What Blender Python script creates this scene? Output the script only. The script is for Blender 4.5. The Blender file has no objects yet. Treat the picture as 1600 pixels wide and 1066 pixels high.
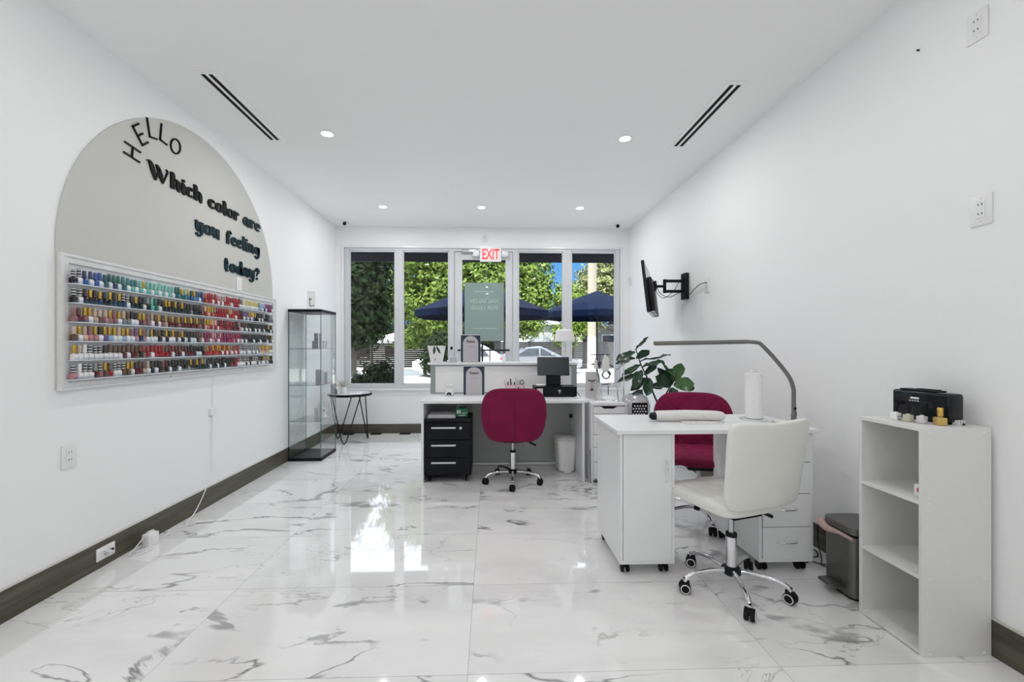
import bpy, bmesh, math, random
from mathutils import Vector, Matrix, Euler
PI = math.pi
R = math.radians
S = bpy.context.scene
C = S.collection
rnd = random.Random(7)

# ------------------------------------------------------------------ camera, world, sun, exposure
cam_d = bpy.data.cameras.new('camera'); cam = bpy.data.objects.new('camera', cam_d); C.objects.link(cam)
cam_d.sensor_width = 36; cam_d.lens = 665 / 1600 * 36
cam_d.shift_x = 12.3 / 1600; cam_d.shift_y = 8 / 1600
cam_d.clip_start = .05; cam_d.clip_end = 300
cam.location = (0, 0, 1.233); cam.rotation_euler = (R(90), 0, R(-1.87))
S.camera = cam
S.view_settings.view_transform = 'Standard'; S.view_settings.look = 'None'
S.view_settings.exposure = 0; S.view_settings.gamma = 1; S.view_settings.use_curve_mapping = False
S.cycles.use_denoising = True
S.cycles.max_bounces = 12; S.cycles.diffuse_bounces = 8; S.cycles.transparent_max_bounces = 24
S.cycles.sample_clamp_indirect = 6; S.cycles.blur_glossy = .5

W = bpy.data.worlds.new('sky'); S.world = W; W.use_nodes = True
wn = W.node_tree; wn.nodes.clear()
def wnode(t): return wn.nodes.new(t)
w_out = wnode('ShaderNodeOutputWorld'); w_bg = wnode('ShaderNodeBackground'); w_tc = wnode('ShaderNodeTexCoord')
w_sep = wnode('ShaderNodeSeparateXYZ'); w_cr = wnode('ShaderNodeValToRGB')
wn.links.new(w_tc.outputs['Generated'], w_sep.inputs[0]); wn.links.new(w_sep.outputs[2], w_cr.inputs[0])
wn.links.new(w_cr.outputs[0], w_bg.inputs[0]); wn.links.new(w_bg.outputs[0], w_out.inputs[0])
el = w_cr.color_ramp.elements
el[0].position = 0; el[0].color = (.30, .62, .98, 1); el[1].position = 1; el[1].color = (2.2, 2.6, 3.2, 1)
e = el.new(.10); e.color = (.22, .50, .96, 1)
e = el.new(.22); e.color = (.11, .40, .90, 1)
e = el.new(.30); e.color = (3.2, 3.4, 3.7, 1)      # sky out of view raised to brighten room and floor reflection
e = el.new(.6); e.color = (3.0, 3.3, 3.8, 1)
w_bg.inputs[1].default_value = 1.05

sun_d = bpy.data.lights.new('sun', 'SUN'); sun = bpy.data.objects.new('sun', sun_d); C.objects.link(sun)
sun_d.energy = 7.0; sun_d.angle = R(.6); sun_d.color = (1, .96, .88)
sun.rotation_euler = Vector((.45, .62, -.95)).to_track_quat('-Z', 'Y').to_euler()
sun.location = (-3, -4, 12)
LAMP_W = 6.0

# ------------------------------------------------------------------ materials
MATS = {}
def mat(name, col, rough=.5, metal=0, spec=.5, noise=0, nscale=8, bump=0, bscale=40, **kw):
    if name in MATS: return MATS[name]
    m = bpy.data.materials.new(name); m.use_nodes = True; nt = m.node_tree; b = nt.nodes['Principled BSDF']
    b.inputs['Base Color'].default_value = (*col, 1); b.inputs['Roughness'].default_value = rough
    b.inputs['Metallic'].default_value = metal; b.inputs['Specular IOR Level'].default_value = spec
    for k, v in kw.items(): b.inputs[k.replace('_', ' ')].default_value = v
    tc = nt.nodes.new('ShaderNodeTexCoord')
    if noise:
        n = nt.nodes.new('ShaderNodeTexNoise'); n.inputs['Scale'].default_value = nscale; n.inputs['Detail'].default_value = 5
        nt.links.new(tc.outputs['Object'], n.inputs['Vector'])
        mx = nt.nodes.new('ShaderNodeMix'); mx.data_type = 'RGBA'
        mx.inputs[6].default_value = (*[c * (1 - noise) for c in col], 1); mx.inputs[7].default_value = (*[min(1, c * (1 + noise)) for c in col], 1)
        nt.links.new(n.outputs['Fac'], mx.inputs[0]); nt.links.new(mx.outputs[2], b.inputs['Base Color'])
    if bump:
        n2 = nt.nodes.new('ShaderNodeTexNoise'); n2.inputs['Scale'].default_value = bscale; n2.inputs['Detail'].default_value = 4
        nt.links.new(tc.outputs['Object'], n2.inputs['Vector'])
        bp = nt.nodes.new('ShaderNodeBump'); bp.inputs['Strength'].default_value = bump; bp.inputs['Distance'].default_value = .01
        nt.links.new(n2.outputs['Fac'], bp.inputs['Height']); nt.links.new(bp.outputs[0], b.inputs['Normal'])
    MATS[name] = m
    return m

def emit(name, col, s):
    if name in MATS: return MATS[name]
    m = bpy.data.materials.new(name); m.use_nodes = True; nt = m.node_tree; b = nt.nodes['Principled BSDF']
    b.inputs['Emission Color'].default_value = (*col, 1); b.inputs['Emission Strength'].default_value = s
    b.inputs['Base Color'].default_value = (*col, 1)
    MATS[name] = m; return m

def pane_mat(name, tint, refl=1.0, ior=1.45):
    """thin sheet of glass: straight transmission plus a fresnel reflection"""
    m = bpy.data.materials.new(name); m.use_nodes = True; nt = m.node_tree; nt.nodes.clear()
    o = nt.nodes.new('ShaderNodeOutputMaterial'); t = nt.nodes.new('ShaderNodeBsdfTransparent'); g = nt.nodes.new('ShaderNodeBsdfGlossy')
    mx = nt.nodes.new('ShaderNodeMixShader'); f0 = ((ior - 1) / (ior + 1)) ** 2
    geo = nt.nodes.new('ShaderNodeNewGeometry'); dt = nt.nodes.new('ShaderNodeVectorMath'); dt.operation = 'DOT_PRODUCT'
    nt.links.new(geo.outputs['Incoming'], dt.inputs[0]); nt.links.new(geo.outputs['Normal'], dt.inputs[1])
    def mth(op, a, b_=None):
        n = nt.nodes.new('ShaderNodeMath'); n.operation = op
        for i, v in enumerate((a, b_)):
            if v is None: continue
            if isinstance(v, (int, float)): n.inputs[i].default_value = v
            else: nt.links.new(v, n.inputs[i])
        return n.outputs[0]
    f = mth('ADD', mth('MULTIPLY', mth('POWER', mth('SUBTRACT', 1, mth('ABSOLUTE', dt.outputs['Value'])), 5), 1 - f0), f0)
    t.inputs[0].default_value = (*tint, 1); g.inputs['Roughness'].default_value = .01
    mu = nt.nodes.new('ShaderNodeMath'); mu.operation = 'MULTIPLY'; mu.inputs[1].default_value = refl
    nt.links.new(f, mu.inputs[0]); nt.links.new(mu.outputs[0], mx.inputs[0])
    nt.links.new(t.outputs[0], mx.inputs[1]); nt.links.new(g.outputs[0], mx.inputs[2]); nt.links.new(mx.outputs[0], o.inputs[0])
    MATS[name] = m; return m

def marble():
    m = bpy.data.materials.new('polished marble tile'); m.use_nodes = True; nt = m.node_tree; b = nt.nodes['Principled BSDF']
    N = nt.nodes.new; L = nt.links.new
    def mth(op, a, b_=None, clamp=False):
        n = N('ShaderNodeMath'); n.operation = op; n.use_clamp = clamp
        for i, v in enumerate((a, b_)):
            if v is None: continue
            if isinstance(v, (int, float)): n.inputs[i].default_value = v
            else: L(v, n.inputs[i])
        return n.outputs[0]
    tc = N('ShaderNodeTexCoord'); sp = N('ShaderNodeSeparateXYZ'); L(tc.outputs['Object'], sp.inputs[0])
    tx = mth('DIVIDE', mth('ADD', sp.outputs[0], .085 + 12), 1.2); ty = mth('DIVIDE', mth('ADD', sp.outputs[1], -1.6 + 12), .6)
    fx = mth('FRACT', tx); fy = mth('FRACT', ty); ix = mth('FLOOR', tx); iy = mth('FLOOR', ty)
    # joints
    dx = mth('MULTIPLY', mth('MINIMUM', fx, mth('SUBTRACT', 1, fx)), 1.2); dy = mth('MULTIPLY', mth('MINIMUM', fy, mth('SUBTRACT', 1, fy)), .6)
    jd = mth('MINIMUM', dx, dy); joint = mth('LESS_THAN', jd, .0011)
    # every tile shows another cut of the slab
    cb = N('ShaderNodeCombineXYZ'); L(ix, cb.inputs[0]); L(iy, cb.inputs[1])
    wnz = N('ShaderNodeTexWhiteNoise'); L(cb.outputs[0], wnz.inputs['Vector'])
    scl = N('ShaderNodeVectorMath'); scl.operation = 'SCALE'; scl.inputs['Scale'].default_value = 9; L(wnz.outputs['Color'], scl.inputs[0])
    ad = N('ShaderNodeVectorMath'); ad.operation = 'ADD'; L(tc.outputs['Object'], ad.inputs[0]); L(scl.outputs[0], ad.inputs[1])
    mp = N('ShaderNodeMapping'); mp.inputs['Rotation'].default_value = (0, 0, R(33)); mp.inputs['Scale'].default_value = (.75, 1.9, 1)
    L(ad.outputs[0], mp.inputs[0])
    def ridge(scale, det, width, dist, w=0):
        n = N('ShaderNodeTexNoise'); n.inputs['Scale'].default_value = scale; n.inputs['Detail'].default_value = det
        n.inputs['Roughness'].default_value = .55; n.inputs['Distortion'].default_value = dist
        o = N('ShaderNodeVectorMath'); o.operation = 'ADD'; o.inputs[1].default_value = (w, w * 1.7, w * .3)
        L(mp.outputs[0], o.inputs[0]); L(o.outputs[0], n.inputs['Vector'])
        a = mth('ABSOLUTE', mth('SUBTRACT', n.outputs['Fac'], .5))
        return mth('SUBTRACT', 1, mth('DIVIDE', a, width, ), True)
    def mask(scale, lo, hi, w):
        n = N('ShaderNodeTexNoise'); n.inputs['Scale'].default_value = scale; n.inputs['Detail'].default_value = 3
        o = N('ShaderNodeVectorMath'); o.operation = 'ADD'; o.inputs[1].default_value = (w, -w, w)
        L(mp.outputs[0], o.inputs[0]); L(o.outputs[0], n.inputs['Vector'])
        r = N('ShaderNodeMapRange'); r.inputs[1].default_value = lo; r.inputs[2].default_value = hi; L(n.outputs['Fac'], r.inputs[0])
        return r.outputs[0]
    v1 = mth('MULTIPLY', ridge(.8, 6, .0075, .5), mask(1.3, .47, .58, 3))
    v2 = mth('MULTIPLY', mth('MULTIPLY', mth('MULTIPLY', ridge(.8, 8, .020, .5), 2.2, True), mask(2.6, .57, .62, 5)), .62)
    v3 = mth('MULTIPLY', mth('MULTIPLY', ridge(1.7, 7, .006, .8, 7), mask(1.2, .50, .60, 9)), .5)
    v4 = mth('MULTIPLY', ridge(.9, 5, .09, .5, 2), .09)
    v = mth('ADD', mth('MAXIMUM', mth('MAXIMUM', v1, v2), v3), v4, True)
    mx = N('ShaderNodeMix'); mx.data_type = 'RGBA'; mx.inputs[6].default_value = (.84, .84, .84, 1); mx.inputs[7].default_value = (.16, .16, .165, 1)
    L(mth('MULTIPLY', v, .9), mx.inputs[0])
    mx2 = N('ShaderNodeMix'); mx2.data_type = 'RGBA'; mx2.inputs[7].default_value = (.42, .42, .42, 1)
    L(mx.outputs[2], mx2.inputs[6]); L(joint, mx2.inputs[0]); L(mx2.outputs[2], b.inputs['Base Color'])
    b.inputs['Roughness'].default_value = .035; b.inputs['IOR'].default_value = 1.8
    n = N('ShaderNodeTexNoise'); n.inputs['Scale'].default_value = 1.7; n.inputs['Detail'].default_value = 1
    L(tc.outputs['Object'], n.inputs['Vector'])
    bp = N('ShaderNodeBump'); bp.inputs['Strength'].default_value = .05; bp.inputs['Distance'].default_value = .01
    L(n.outputs['Fac'], bp.inputs['Height']); L(bp.outputs[0], b.inputs['Normal'])
    return m

def wood(name, a, b_, axis_scale):
    m = bpy.data.materials.new(name); m.use_nodes = True; nt = m.node_tree; b = nt.nodes['Principled BSDF']
    tc = nt.nodes.new('ShaderNodeTexCoord'); mp = nt.nodes.new('ShaderNodeMapping'); mp.inputs['Scale'].default_value = axis_scale
    n = nt.nodes.new('ShaderNodeTexNoise'); n.inputs['Scale'].default_value = 3; n.inputs['Detail'].default_value = 8; n.inputs['Distortion'].default_value = .6
    cr = nt.nodes.new('ShaderNodeValToRGB'); cr.color_ramp.elements[0].color = (*a, 1); cr.color_ramp.elements[1].color = (*b_, 1)
    cr.color_ramp.elements[0].position = .3; cr.color_ramp.elements[1].position = .7
    nt.links.new(tc.outputs['Object'], mp.inputs[0]); nt.links.new(mp.outputs[0], n.inputs['Vector'])
    nt.links.new(n.outputs['Fac'], cr.inputs[0]); nt.links.new(cr.outputs[0], b.inputs['Base Color']); b.inputs['Roughness'].default_value = .45
    MATS[name] = m; return m

def striped(name, a, b_, freq=1, rough=.3, metal=0):
    """cap printed with horizontal bands"""
    m = bpy.data.materials.new(name); m.use_nodes = True; nt = m.node_tree; b = nt.nodes['Principled BSDF']
    tc = nt.nodes.new('ShaderNodeTexCoord'); sp = nt.nodes.new('ShaderNodeSeparateXYZ'); nt.links.new(tc.outputs['Object'], sp.inputs[0])
    mu = nt.nodes.new('ShaderNodeMath'); mu.operation = 'MULTIPLY'; mu.inputs[1].default_value = 85 * freq; nt.links.new(sp.outputs[2], mu.inputs[0])
    fr = nt.nodes.new('ShaderNodeMath'); fr.operation = 'FRACT'; nt.links.new(mu.outputs[0], fr.inputs[0])
    gt = nt.nodes.new('ShaderNodeMath'); gt.operation = 'GREATER_THAN'; gt.inputs[1].default_value = .68; nt.links.new(fr.outputs[0], gt.inputs[0])
    mx = nt.nodes.new('ShaderNodeMix'); mx.data_type = 'RGBA'; mx.inputs[6].default_value = (*a, 1); mx.inputs[7].default_value = (*b_, 1)
    nt.links.new(gt.outputs[0], mx.inputs[0]); nt.links.new(mx.outputs[2], b.inputs['Base Color'])
    b.inputs['Roughness'].default_value = rough; b.inputs['Metallic'].default_value = metal
    MATS[name] = m; return m

M_wall = mat('white wall paint', (.875, .88, .885), .55, spec=.3, noise=.012, nscale=2, bump=.04, bscale=60)
M_ceil = mat('white ceiling paint', (.90, .90, .90), .7, spec=.2, noise=.01, nscale=1.5, bump=.03, bscale=30)
M_arch = mat('greige arch paint', (.57, .57, .54), .6, spec=.3, noise=.03, nscale=3)
M_floor = marble()
M_base = wood('grey brown baseboard', (.040, .038, .022), (.105, .098, .066), (14, .8, 14))
M_base_x = wood('grey brown baseboard across', (.050, .044, .028), (.105, .095, .067), (.8, 14, 14))
M_caulk = mat('baseboard top edge', (.55, .54, .50), .5)
M_alu = mat('white window aluminium', (.62, .64, .66), .35, noise=.02)
M_casing = mat('white gloss casing', (.80, .81, .82), .3)
M_glass = pane_mat('window glass', (.975, .985, .98), .35)
M_cab_glass = pane_mat('cabinet glass', (.975, .988, .985), 1.3, 1.5)
M_glass_edge = mat('green glass edge', (.06, .16, .15), .15)
M_lam = mat('white laminate', (.80, .81, .82), .32, noise=.03, nscale=14)
M_lam2 = mat('white painted shelf board', (.74, .74, .73), .42, noise=.02, nscale=20)
M_lam_edge = mat('grey laminate edge', (.62, .63, .64), .4)
M_deskpanel = mat('pale grey green panel', (.42, .455, .435), .5, noise=.03)
M_frost = mat('white opal panel', (.95, .95, .95), .25)
_nt = M_frost.node_tree; _tr = _nt.nodes.new('ShaderNodeBsdfTranslucent'); _tr.inputs[0].default_value = (.95, .95, .95, 1); _mx = _nt.nodes.new('ShaderNodeMixShader'); _mx.inputs[0].default_value = .08
_nt.links.new(_nt.nodes['Principled BSDF'].outputs[0], _mx.inputs[1]); _nt.links.new(_tr.outputs[0], _mx.inputs[2]); _nt.links.new(_mx.outputs[0], _nt.nodes['Material Output'].inputs[0])
M_teal_frame = mat('grey steel frame', (.30, .35, .35), .35, metal=.4)
M_black = mat('black plastic', (.008, .009, .011), .45, spec=.22)
M_blackgloss = mat('black gloss', (.006, .007, .009), .15, spec=.35)
M_blackmetal = mat('black powder coat', (.005, .006, .010), .45, spec=.2, noise=.1, nscale=20)
M_rubber = mat('dark rubber', (.009, .009, .010), .6, spec=.2)
M_chrome = mat('chrome', (.78, .78, .80), .07, metal=1)
M_steel = mat('brushed steel', (.55, .56, .57), .3, metal=1)
M_brushed_dark = mat('grey brushed steel', (.16, .16, .155), .33, metal=.75, noise=.1, nscale=4)
M_gold = mat('gold cap', (.65, .42, .10), .25, metal=.9)
M_white = mat('white plastic', (.82, .82, .82), .3)
M_whiteceramic = mat('white ceramic', (.80, .80, .79), .15)
M_paper = mat('white paper', (.86, .86, .86), .7)
M_tissue = mat('paper towel', (.88, .88, .88), .9, bump=.5, bscale=120)
M_towel = mat('white terry towel', (.78, .77, .75), .95, bump=.6, bscale=90)
M_leather = mat('white leatherette', (.76, .76, .72), .42, bump=.12, bscale=35, noise=.03)
M_velvet = mat('burgundy velvet', (.185, .008, .047), .75, spec=.2, noise=.38, nscale=6, Sheen_Weight=.55, Sheen_Roughness=.4, Sheen_Tint=(.8, .12, .3, 1))
M_velvet_dark = mat('burgundy piping', (.06, .004, .02), .8)
M_pink = mat('pale pink plastic', (.68, .50, .53), .45)
M_navy = mat('navy card', (.012, .030, .055), .4)
M_arch_card = mat('lilac grey card', (.52, .49, .52), .5)
M_ink = mat('black ink', (.02, .02, .025), .6)
M_greyink = mat('grey ink', (.28, .28, .30), .6)
M_letter = mat('black acrylic letter', (.006, .007, .008), .6, spec=.15)
M_letter_teal = mat('dark teal acrylic letter', (.006, .024, .032), .5, spec=.15)
M_red = mat('red exit letter', (.80, .03, .05), .4, Emission_Color=(.9, .03, .06, 1), Emission_Strength=.35)
M_lens = mat('clear lamp lens', (.75, .77, .78), .2)
M_leaf = mat('fiddle leaf green', (.010, .042, .017), .32, noise=.35, nscale=10)
M_leaf_lit = mat('fiddle leaf bright green', (.045, .13, .03), .32, noise=.35, nscale=10)  # lit look of a few leaves put into a brighter green
M_stem = mat('dark brown stem', (.035, .030, .024), .7)
M_pot = mat('grey woven pot', (.55, .56, .58), .5)
M_green = mat('green tissue box print', (.02, .25, .12), .4)
M_umb = mat('navy canvas', (.002, .006, .022), .8, spec=.05, noise=.1)
M_awning = mat('black awning canvas', (.020, .022, .030), .8, noise=.3, nscale=3)
M_concrete = mat('pale concrete', (.62, .60, .55), .85, noise=.08, nscale=3)
M_asphalt = mat('sun bleached road', (.52, .51, .48), .9, noise=.08, nscale=2)
M_fence = mat('dark slat fence', (.022, .018, .016), .7, spec=.1, noise=.3)
M_fence_r = mat('grey slat fence', (.085, .08, .078), .7, noise=.3)
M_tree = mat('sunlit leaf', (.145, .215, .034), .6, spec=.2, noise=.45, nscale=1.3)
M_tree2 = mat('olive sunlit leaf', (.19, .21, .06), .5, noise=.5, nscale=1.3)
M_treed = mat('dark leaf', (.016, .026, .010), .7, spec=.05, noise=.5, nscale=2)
M_bark = mat('tree bark', (.07, .06, .05), .9, noise=.3)
M_carw = mat('white car paint', (.85, .85, .86), .12)
M_cars = mat('silver car paint', (.36, .37, .39), .15, metal=.5)
M_carglass = mat('dark car glass', (.03, .035, .04), .05)
M_tyre = mat('tyre', (.015, .015, .015), .8)
M_house = mat('white stucco', (.72, .72, .70), .8, noise=.05)
M_houseg = mat('grey stucco', (.32, .31, .30), .8, noise=.1)
M_roof = mat('pale roof', (.60, .60, .60), .7)
M_poster = mat('grey green poster back', (.27, .35, .335), .6)
M_posterink = mat('poster lettering', (.48, .56, .50), .6)
M_iron = mat('wrought iron', (.03, .03, .03), .6)
M_bag = mat('pinkish plastic bag', (.50, .36, .33), .4)
M_glitter = mat('gold glitter polish', (.62, .45, .14), .35, metal=.5, noise=.5, nscale=300)

# ------------------------------------------------------------------ mesh helpers
class MB:
    def __init__(s): s.bm = bmesh.new(); s.mi = 0; s.T = None
    def _fin(s, before_v, before_f, T=None):
        T = T if T is not None else s.T
        vs = s.bm.verts[:] ; vs = vs[before_v:]
        if T is not None:
            for v in vs: v.co = T @ v.co
        fs = s.bm.faces[:]
        for f in fs[before_f:]: f.material_index = s.mi
    def box(s, x0, x1, y0, y1, z0, z1, bev=0, seg=2, T=None):
        t = bmesh.new()
        bmesh.ops.create_cube(t, size=1)
        for v in t.verts: v.co = Vector(((x0 + x1) / 2 + v.co.x * (x1 - x0), (y0 + y1) / 2 + v.co.y * (y1 - y0), (z0 + z1) / 2 + v.co.z * (z1 - z0)))
        if bev: bmesh.ops.bevel(t, geom=t.edges[:], offset=bev, segments=seg, affect='EDGES', profile=.5)
        s.merge(t, T); return s
    def merge(s, t, T=None):
        nv, nf = len(s.bm.verts), len(s.bm.faces)
        mp = [s.bm.verts.new(v.co) for v in t.verts]
        t.verts.index_update()
        for f in t.faces:
            try: s.bm.faces.new([mp[v.index] for v in f.verts])
            except ValueError: pass
        t.free(); s._fin(nv, nf, T)
    def raw(s, verts, faces, T=None):
        nv, nf = len(s.bm.verts), len(s.bm.faces)
        vs = [s.bm.verts.new(v) for v in verts]
        for f in faces:
            try: s.bm.faces.new([vs[i] for i in f])
            except ValueError: pass
        s._fin(nv, nf, T); return s
    def prism(s, pts, h, T=None, bev=0):
        """closed outline in XY extruded 0..h along Z"""
        t = bmesh.new(); a = [t.verts.new((p[0], p[1], 0)) for p in pts]; b = [t.verts.new((p[0], p[1], h)) for p in pts]; n = len(pts)
        t.faces.new(a[::-1]); t.faces.new(b)
        for i in range(n): t.faces.new((a[i], a[(i + 1) % n], b[(i + 1) % n], b[i]))
        if bev:
            t.edges.ensure_lookup_table()
            bmesh.ops.bevel(t, geom=[e for e in t.edges if abs(e.verts[0].co.z - e.verts[1].co.z) < 1e-6], offset=bev, segments=2, affect='EDGES', profile=.5)
        s.merge(t, T); return s
    def lathe(s, prof, c=(0, 0, 0), n=24, T=None, cap=True):
        vs, fs = [], []
        for r, z in prof:
            for i in range(n): vs.append((c[0] + r * math.cos(2 * PI * i / n), c[1] + r * math.sin(2 * PI * i / n), c[2] + z))
        for k in range(len(prof) - 1):
            for i in range(n): fs.append((k * n + i, k * n + (i + 1) % n, (k + 1) * n + (i + 1) % n, (k + 1) * n + i))
        if cap:
            fs.append(tuple(range(n))[::-1]); fs.append(tuple((len(prof) - 1) * n + i for i in range(n)))
        return s.raw(vs, fs, T)
    def cyl(s, c, r, h, n=24, T=None): return s.lathe([(r, 0), (r, h)], c, n, T)
    def tube(s, pts, r, n=8, T=None, smooth=0, flat=1.0):
        pts = [Vector(p) for p in pts]
        if smooth: pts = catmull(pts, smooth)
        rs = r if isinstance(r, (list, tuple)) else None
        vs, fs = [], []; up = None
        for i, p in enumerate(pts):
            d = (pts[min(i + 1, len(pts) - 1)] - pts[max(i - 1, 0)]).normalized()
            if up is None:
                up = Vector((0, 0, 1)) if abs(d.z) < .9 else Vector((1, 0, 0))
            a = d.cross(up).normalized(); b = a.cross(d).normalized(); up = b
            if rs: q = i / (len(pts) - 1) * (len(rs) - 1); k = min(int(q), len(rs) - 2); rr = rs[k] + (rs[k + 1] - rs[k]) * (q - k)
            else: rr = r
            for j in range(n):
                t = 2 * PI * j / n; vs.append(p + a * math.cos(t) * rr + b * math.sin(t) * rr * flat)
        for i in range(len(pts) - 1):
            for j in range(n): fs.append((i * n + j, i * n + (j + 1) % n, (i + 1) * n + (j + 1) % n, (i + 1) * n + j))
        fs.append(tuple(range(n))[::-1]); fs.append(tuple((len(pts) - 1) * n + j for j in range(n)))
        return s.raw(vs, fs, T)
    def cushion(s, outline, fpos, rings=10, n=48, p=3.0, T=None):
        """outline(theta)->(a,b) unit outline, fpos(a,b,side,t)->point; both faces domed and joined at the rim"""
        vs, fs = [], []
        for side in (1, -1):
            base = len(vs)
            vs.append(fpos(0, 0, side, 1.0))
            for k in range(1, rings + 1):
                rr = math.sin(k / rings * PI / 2); t = (max(0, 1 - rr ** p)) ** (1 / p)
                for j in range(n):
                    a, b = outline(2 * PI * j / n); vs.append(fpos(a * rr, b * rr, side, t))
            for j in range(n):
                q = (base, base + 1 + j, base + 1 + (j + 1) % n); fs.append(q if side > 0 else q[::-1])
            for k in range(rings - 1):
                for j in range(n):
                    q = (base + 1 + k * n + j, base + 1 + (k + 1) * n + j, base + 1 + (k + 1) * n + (j + 1) % n, base + 1 + k * n + (j + 1) % n)
                    fs.append(q if side > 0 else q[::-1])
        s.raw(vs, fs, T); bmesh.ops.remove_doubles(s.bm, verts=s.bm.verts[:], dist=1e-5); return s
    def build(s, name, m, parent=None, loc=None, rot=None, smooth=False, angle=40):
        me = bpy.data.meshes.new(name); bmesh.ops.recalc_face_normals(s.bm, faces=s.bm.faces[:]); s.bm.to_mesh(me); s.bm.free()
        for x in (m if isinstance(m, (list, tuple)) else [m]): me.materials.append(x)
        o = bpy.data.objects.new(name, me); C.objects.link(o)
        if smooth:
            for p in me.polygons: p.use_smooth = True
            try: me.set_sharp_from_angle(angle=R(angle))
            except Exception: pass
        if parent is not None: o.parent = parent
        if loc: o.location = loc
        if rot: o.rotation_euler = rot
        return o
def catmull(P, k):
    out = []
    for i in range(len(P) - 1):
        p0, p1, p2, p3 = P[max(i - 1, 0)], P[i], P[i + 1], P[min(i + 2, len(P) - 1)]
        for j in range(k):
            t = j / k
            out.append(.5 * ((2 * p1) + (p2 - p0) * t + (2 * p0 - 5 * p1 + 4 * p2 - p3) * t * t + (3 * p1 - p0 - 3 * p2 + p3) * t ** 3))
    out.append(P[-1]); return out
def superell(w, h, n=4):
    def f(t):
        c, s_ = math.cos(t), math.sin(t)
        return (w * math.copysign(abs(c) ** (2 / n), c), h * math.copysign(abs(s_) ** (2 / n), s_))
    return f
def tag(o, label, cat, group=None, kind=None):
    if label: o['label'] = label
    if cat: o['category'] = cat
    if group: o['group'] = group
    if kind: o['kind'] = kind
    return o
def thing(name, label, cat, loc=(0, 0, 0), rz=0, group=None, rot=None):
    o = bpy.data.objects.new(name, None); C.objects.link(o); o.empty_display_size = .1
    o.location = loc; o.rotation_euler = rot if rot else (0, 0, rz)
    return tag(o, label, cat, group)
def struct(o): o['kind'] = 'structure'; return o
def plabel(o, s): o['label'] = s; return o
def boxp(name, m, parent, b, bev=0, seg=2): return MB().box(*b, bev=bev, seg=seg).build(name, m, parent)
def text_mesh(txt, size, depth=0, align='CENTER', bold=0):
    cu = bpy.data.curves.new('lettering', 'FONT'); cu.body = txt; cu.size = size; cu.align_x = align; cu.align_y = 'CENTER'; cu.extrude = depth
    cu.resolution_u = 3; cu.offset = bold
    o = bpy.data.objects.new('lettering', cu); C.objects.link(o)
    bpy.context.view_layer.update()
    me = bpy.data.meshes.new_from_object(o.evaluated_get(bpy.context.evaluated_depsgraph_get()))
    C.objects.unlink(o); bpy.data.objects.remove(o); bpy.data.curves.remove(cu)
    return me
def text_part(name, txt, size, m, parent, loc, rot, depth=.0005, sx=1, bold=0):
    me = text_mesh(txt, size, depth, bold=bold); me.materials.clear(); me.materials.append(m)
    for v in me.vertices: v.co.x *= sx
    o = bpy.data.objects.new(name, me); C.objects.link(o); o.parent = parent; o.location = loc; o.rotation_euler = rot
    return o

# ------------------------------------------------------------------ the room
XL, XR, YF, YB, ZC = -2.18, 2.01, 6.08, -3.6, 2.93
struct(boxp('floor', M_floor, None, (XL - .15, XR + .15, YB - .15, YF + .16, -.1, 0)))
struct(boxp('ceiling', M_ceil, None, (XL - .15, XR + .15, YB - .15, YF + .2, ZC, ZC + .2)))
struct(boxp('wall_left', M_wall, None, (XL - .15, XL, YB - .15, YF + .16, 0, ZC)))
struct(boxp('wall_right', M_wall, None, (XR, XR + .15, YB - .15, YF + .16, 0, ZC)))
struct(boxp('wall_back', M_wall, None, (XL, XR, YB - .15, YB, 0, ZC)))
wf = MB()
wf.box(XL, XR, YF, YF + .15, 2.625, ZC)
wf.box(XL, -2.062, YF, YF + .15, 0, 2.625); wf.box(1.872, XR, YF, YF + .15, 0, 2.625)
wf.box(-2.062, -.55, YF, YF + .15, 0, .640); wf.box(.365, 1.872, YF, YF + .15, 0, .640)
struct(wf.build('wall_front', M_wall))
b = MB().box(XL, XL + .015, YB, YF, 0, .145); b.mi = 1; b.box(XL, XL + .016, YB, YF, .145, .150)
struct(b.build('baseboard_left', [M_base, M_caulk]))
b = MB().box(XR - .015, XR, YB, YF, 0, .145); b.mi = 1; b.box(XR - .016, XR, YB, YF, .145, .150)
struct(b.build('baseboard_right', [M_base, M_caulk]))
struct(MB().box(XL + .015, -.63, YF - .015, YF, 0, .13).build('baseboard_front', M_base_x))
struct(MB().box(.40, XR - .015, YF - .015, YF, 0, .13).build('baseboard_front', M_base_x))
# grey painted arch, a thin raised panel on the left wall
pts = [(4.326, 1.02)] + [(3.264 + 1.062 * math.cos(t), 1.741 + 1.062 * math.sin(t)) for t in [PI * i / 64 for i in range(65)]] + [(2.202, 1.02)]
TL = Matrix(((0, 0, 1, XL), (1, 0, 0, 0), (0, 1, 0, 0), (0, 0, 0, 1)))       # (y, z, out of the wall) -> world
struct(MB().prism(pts, .006, T=TL).build('trim_1', M_arch))
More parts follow.
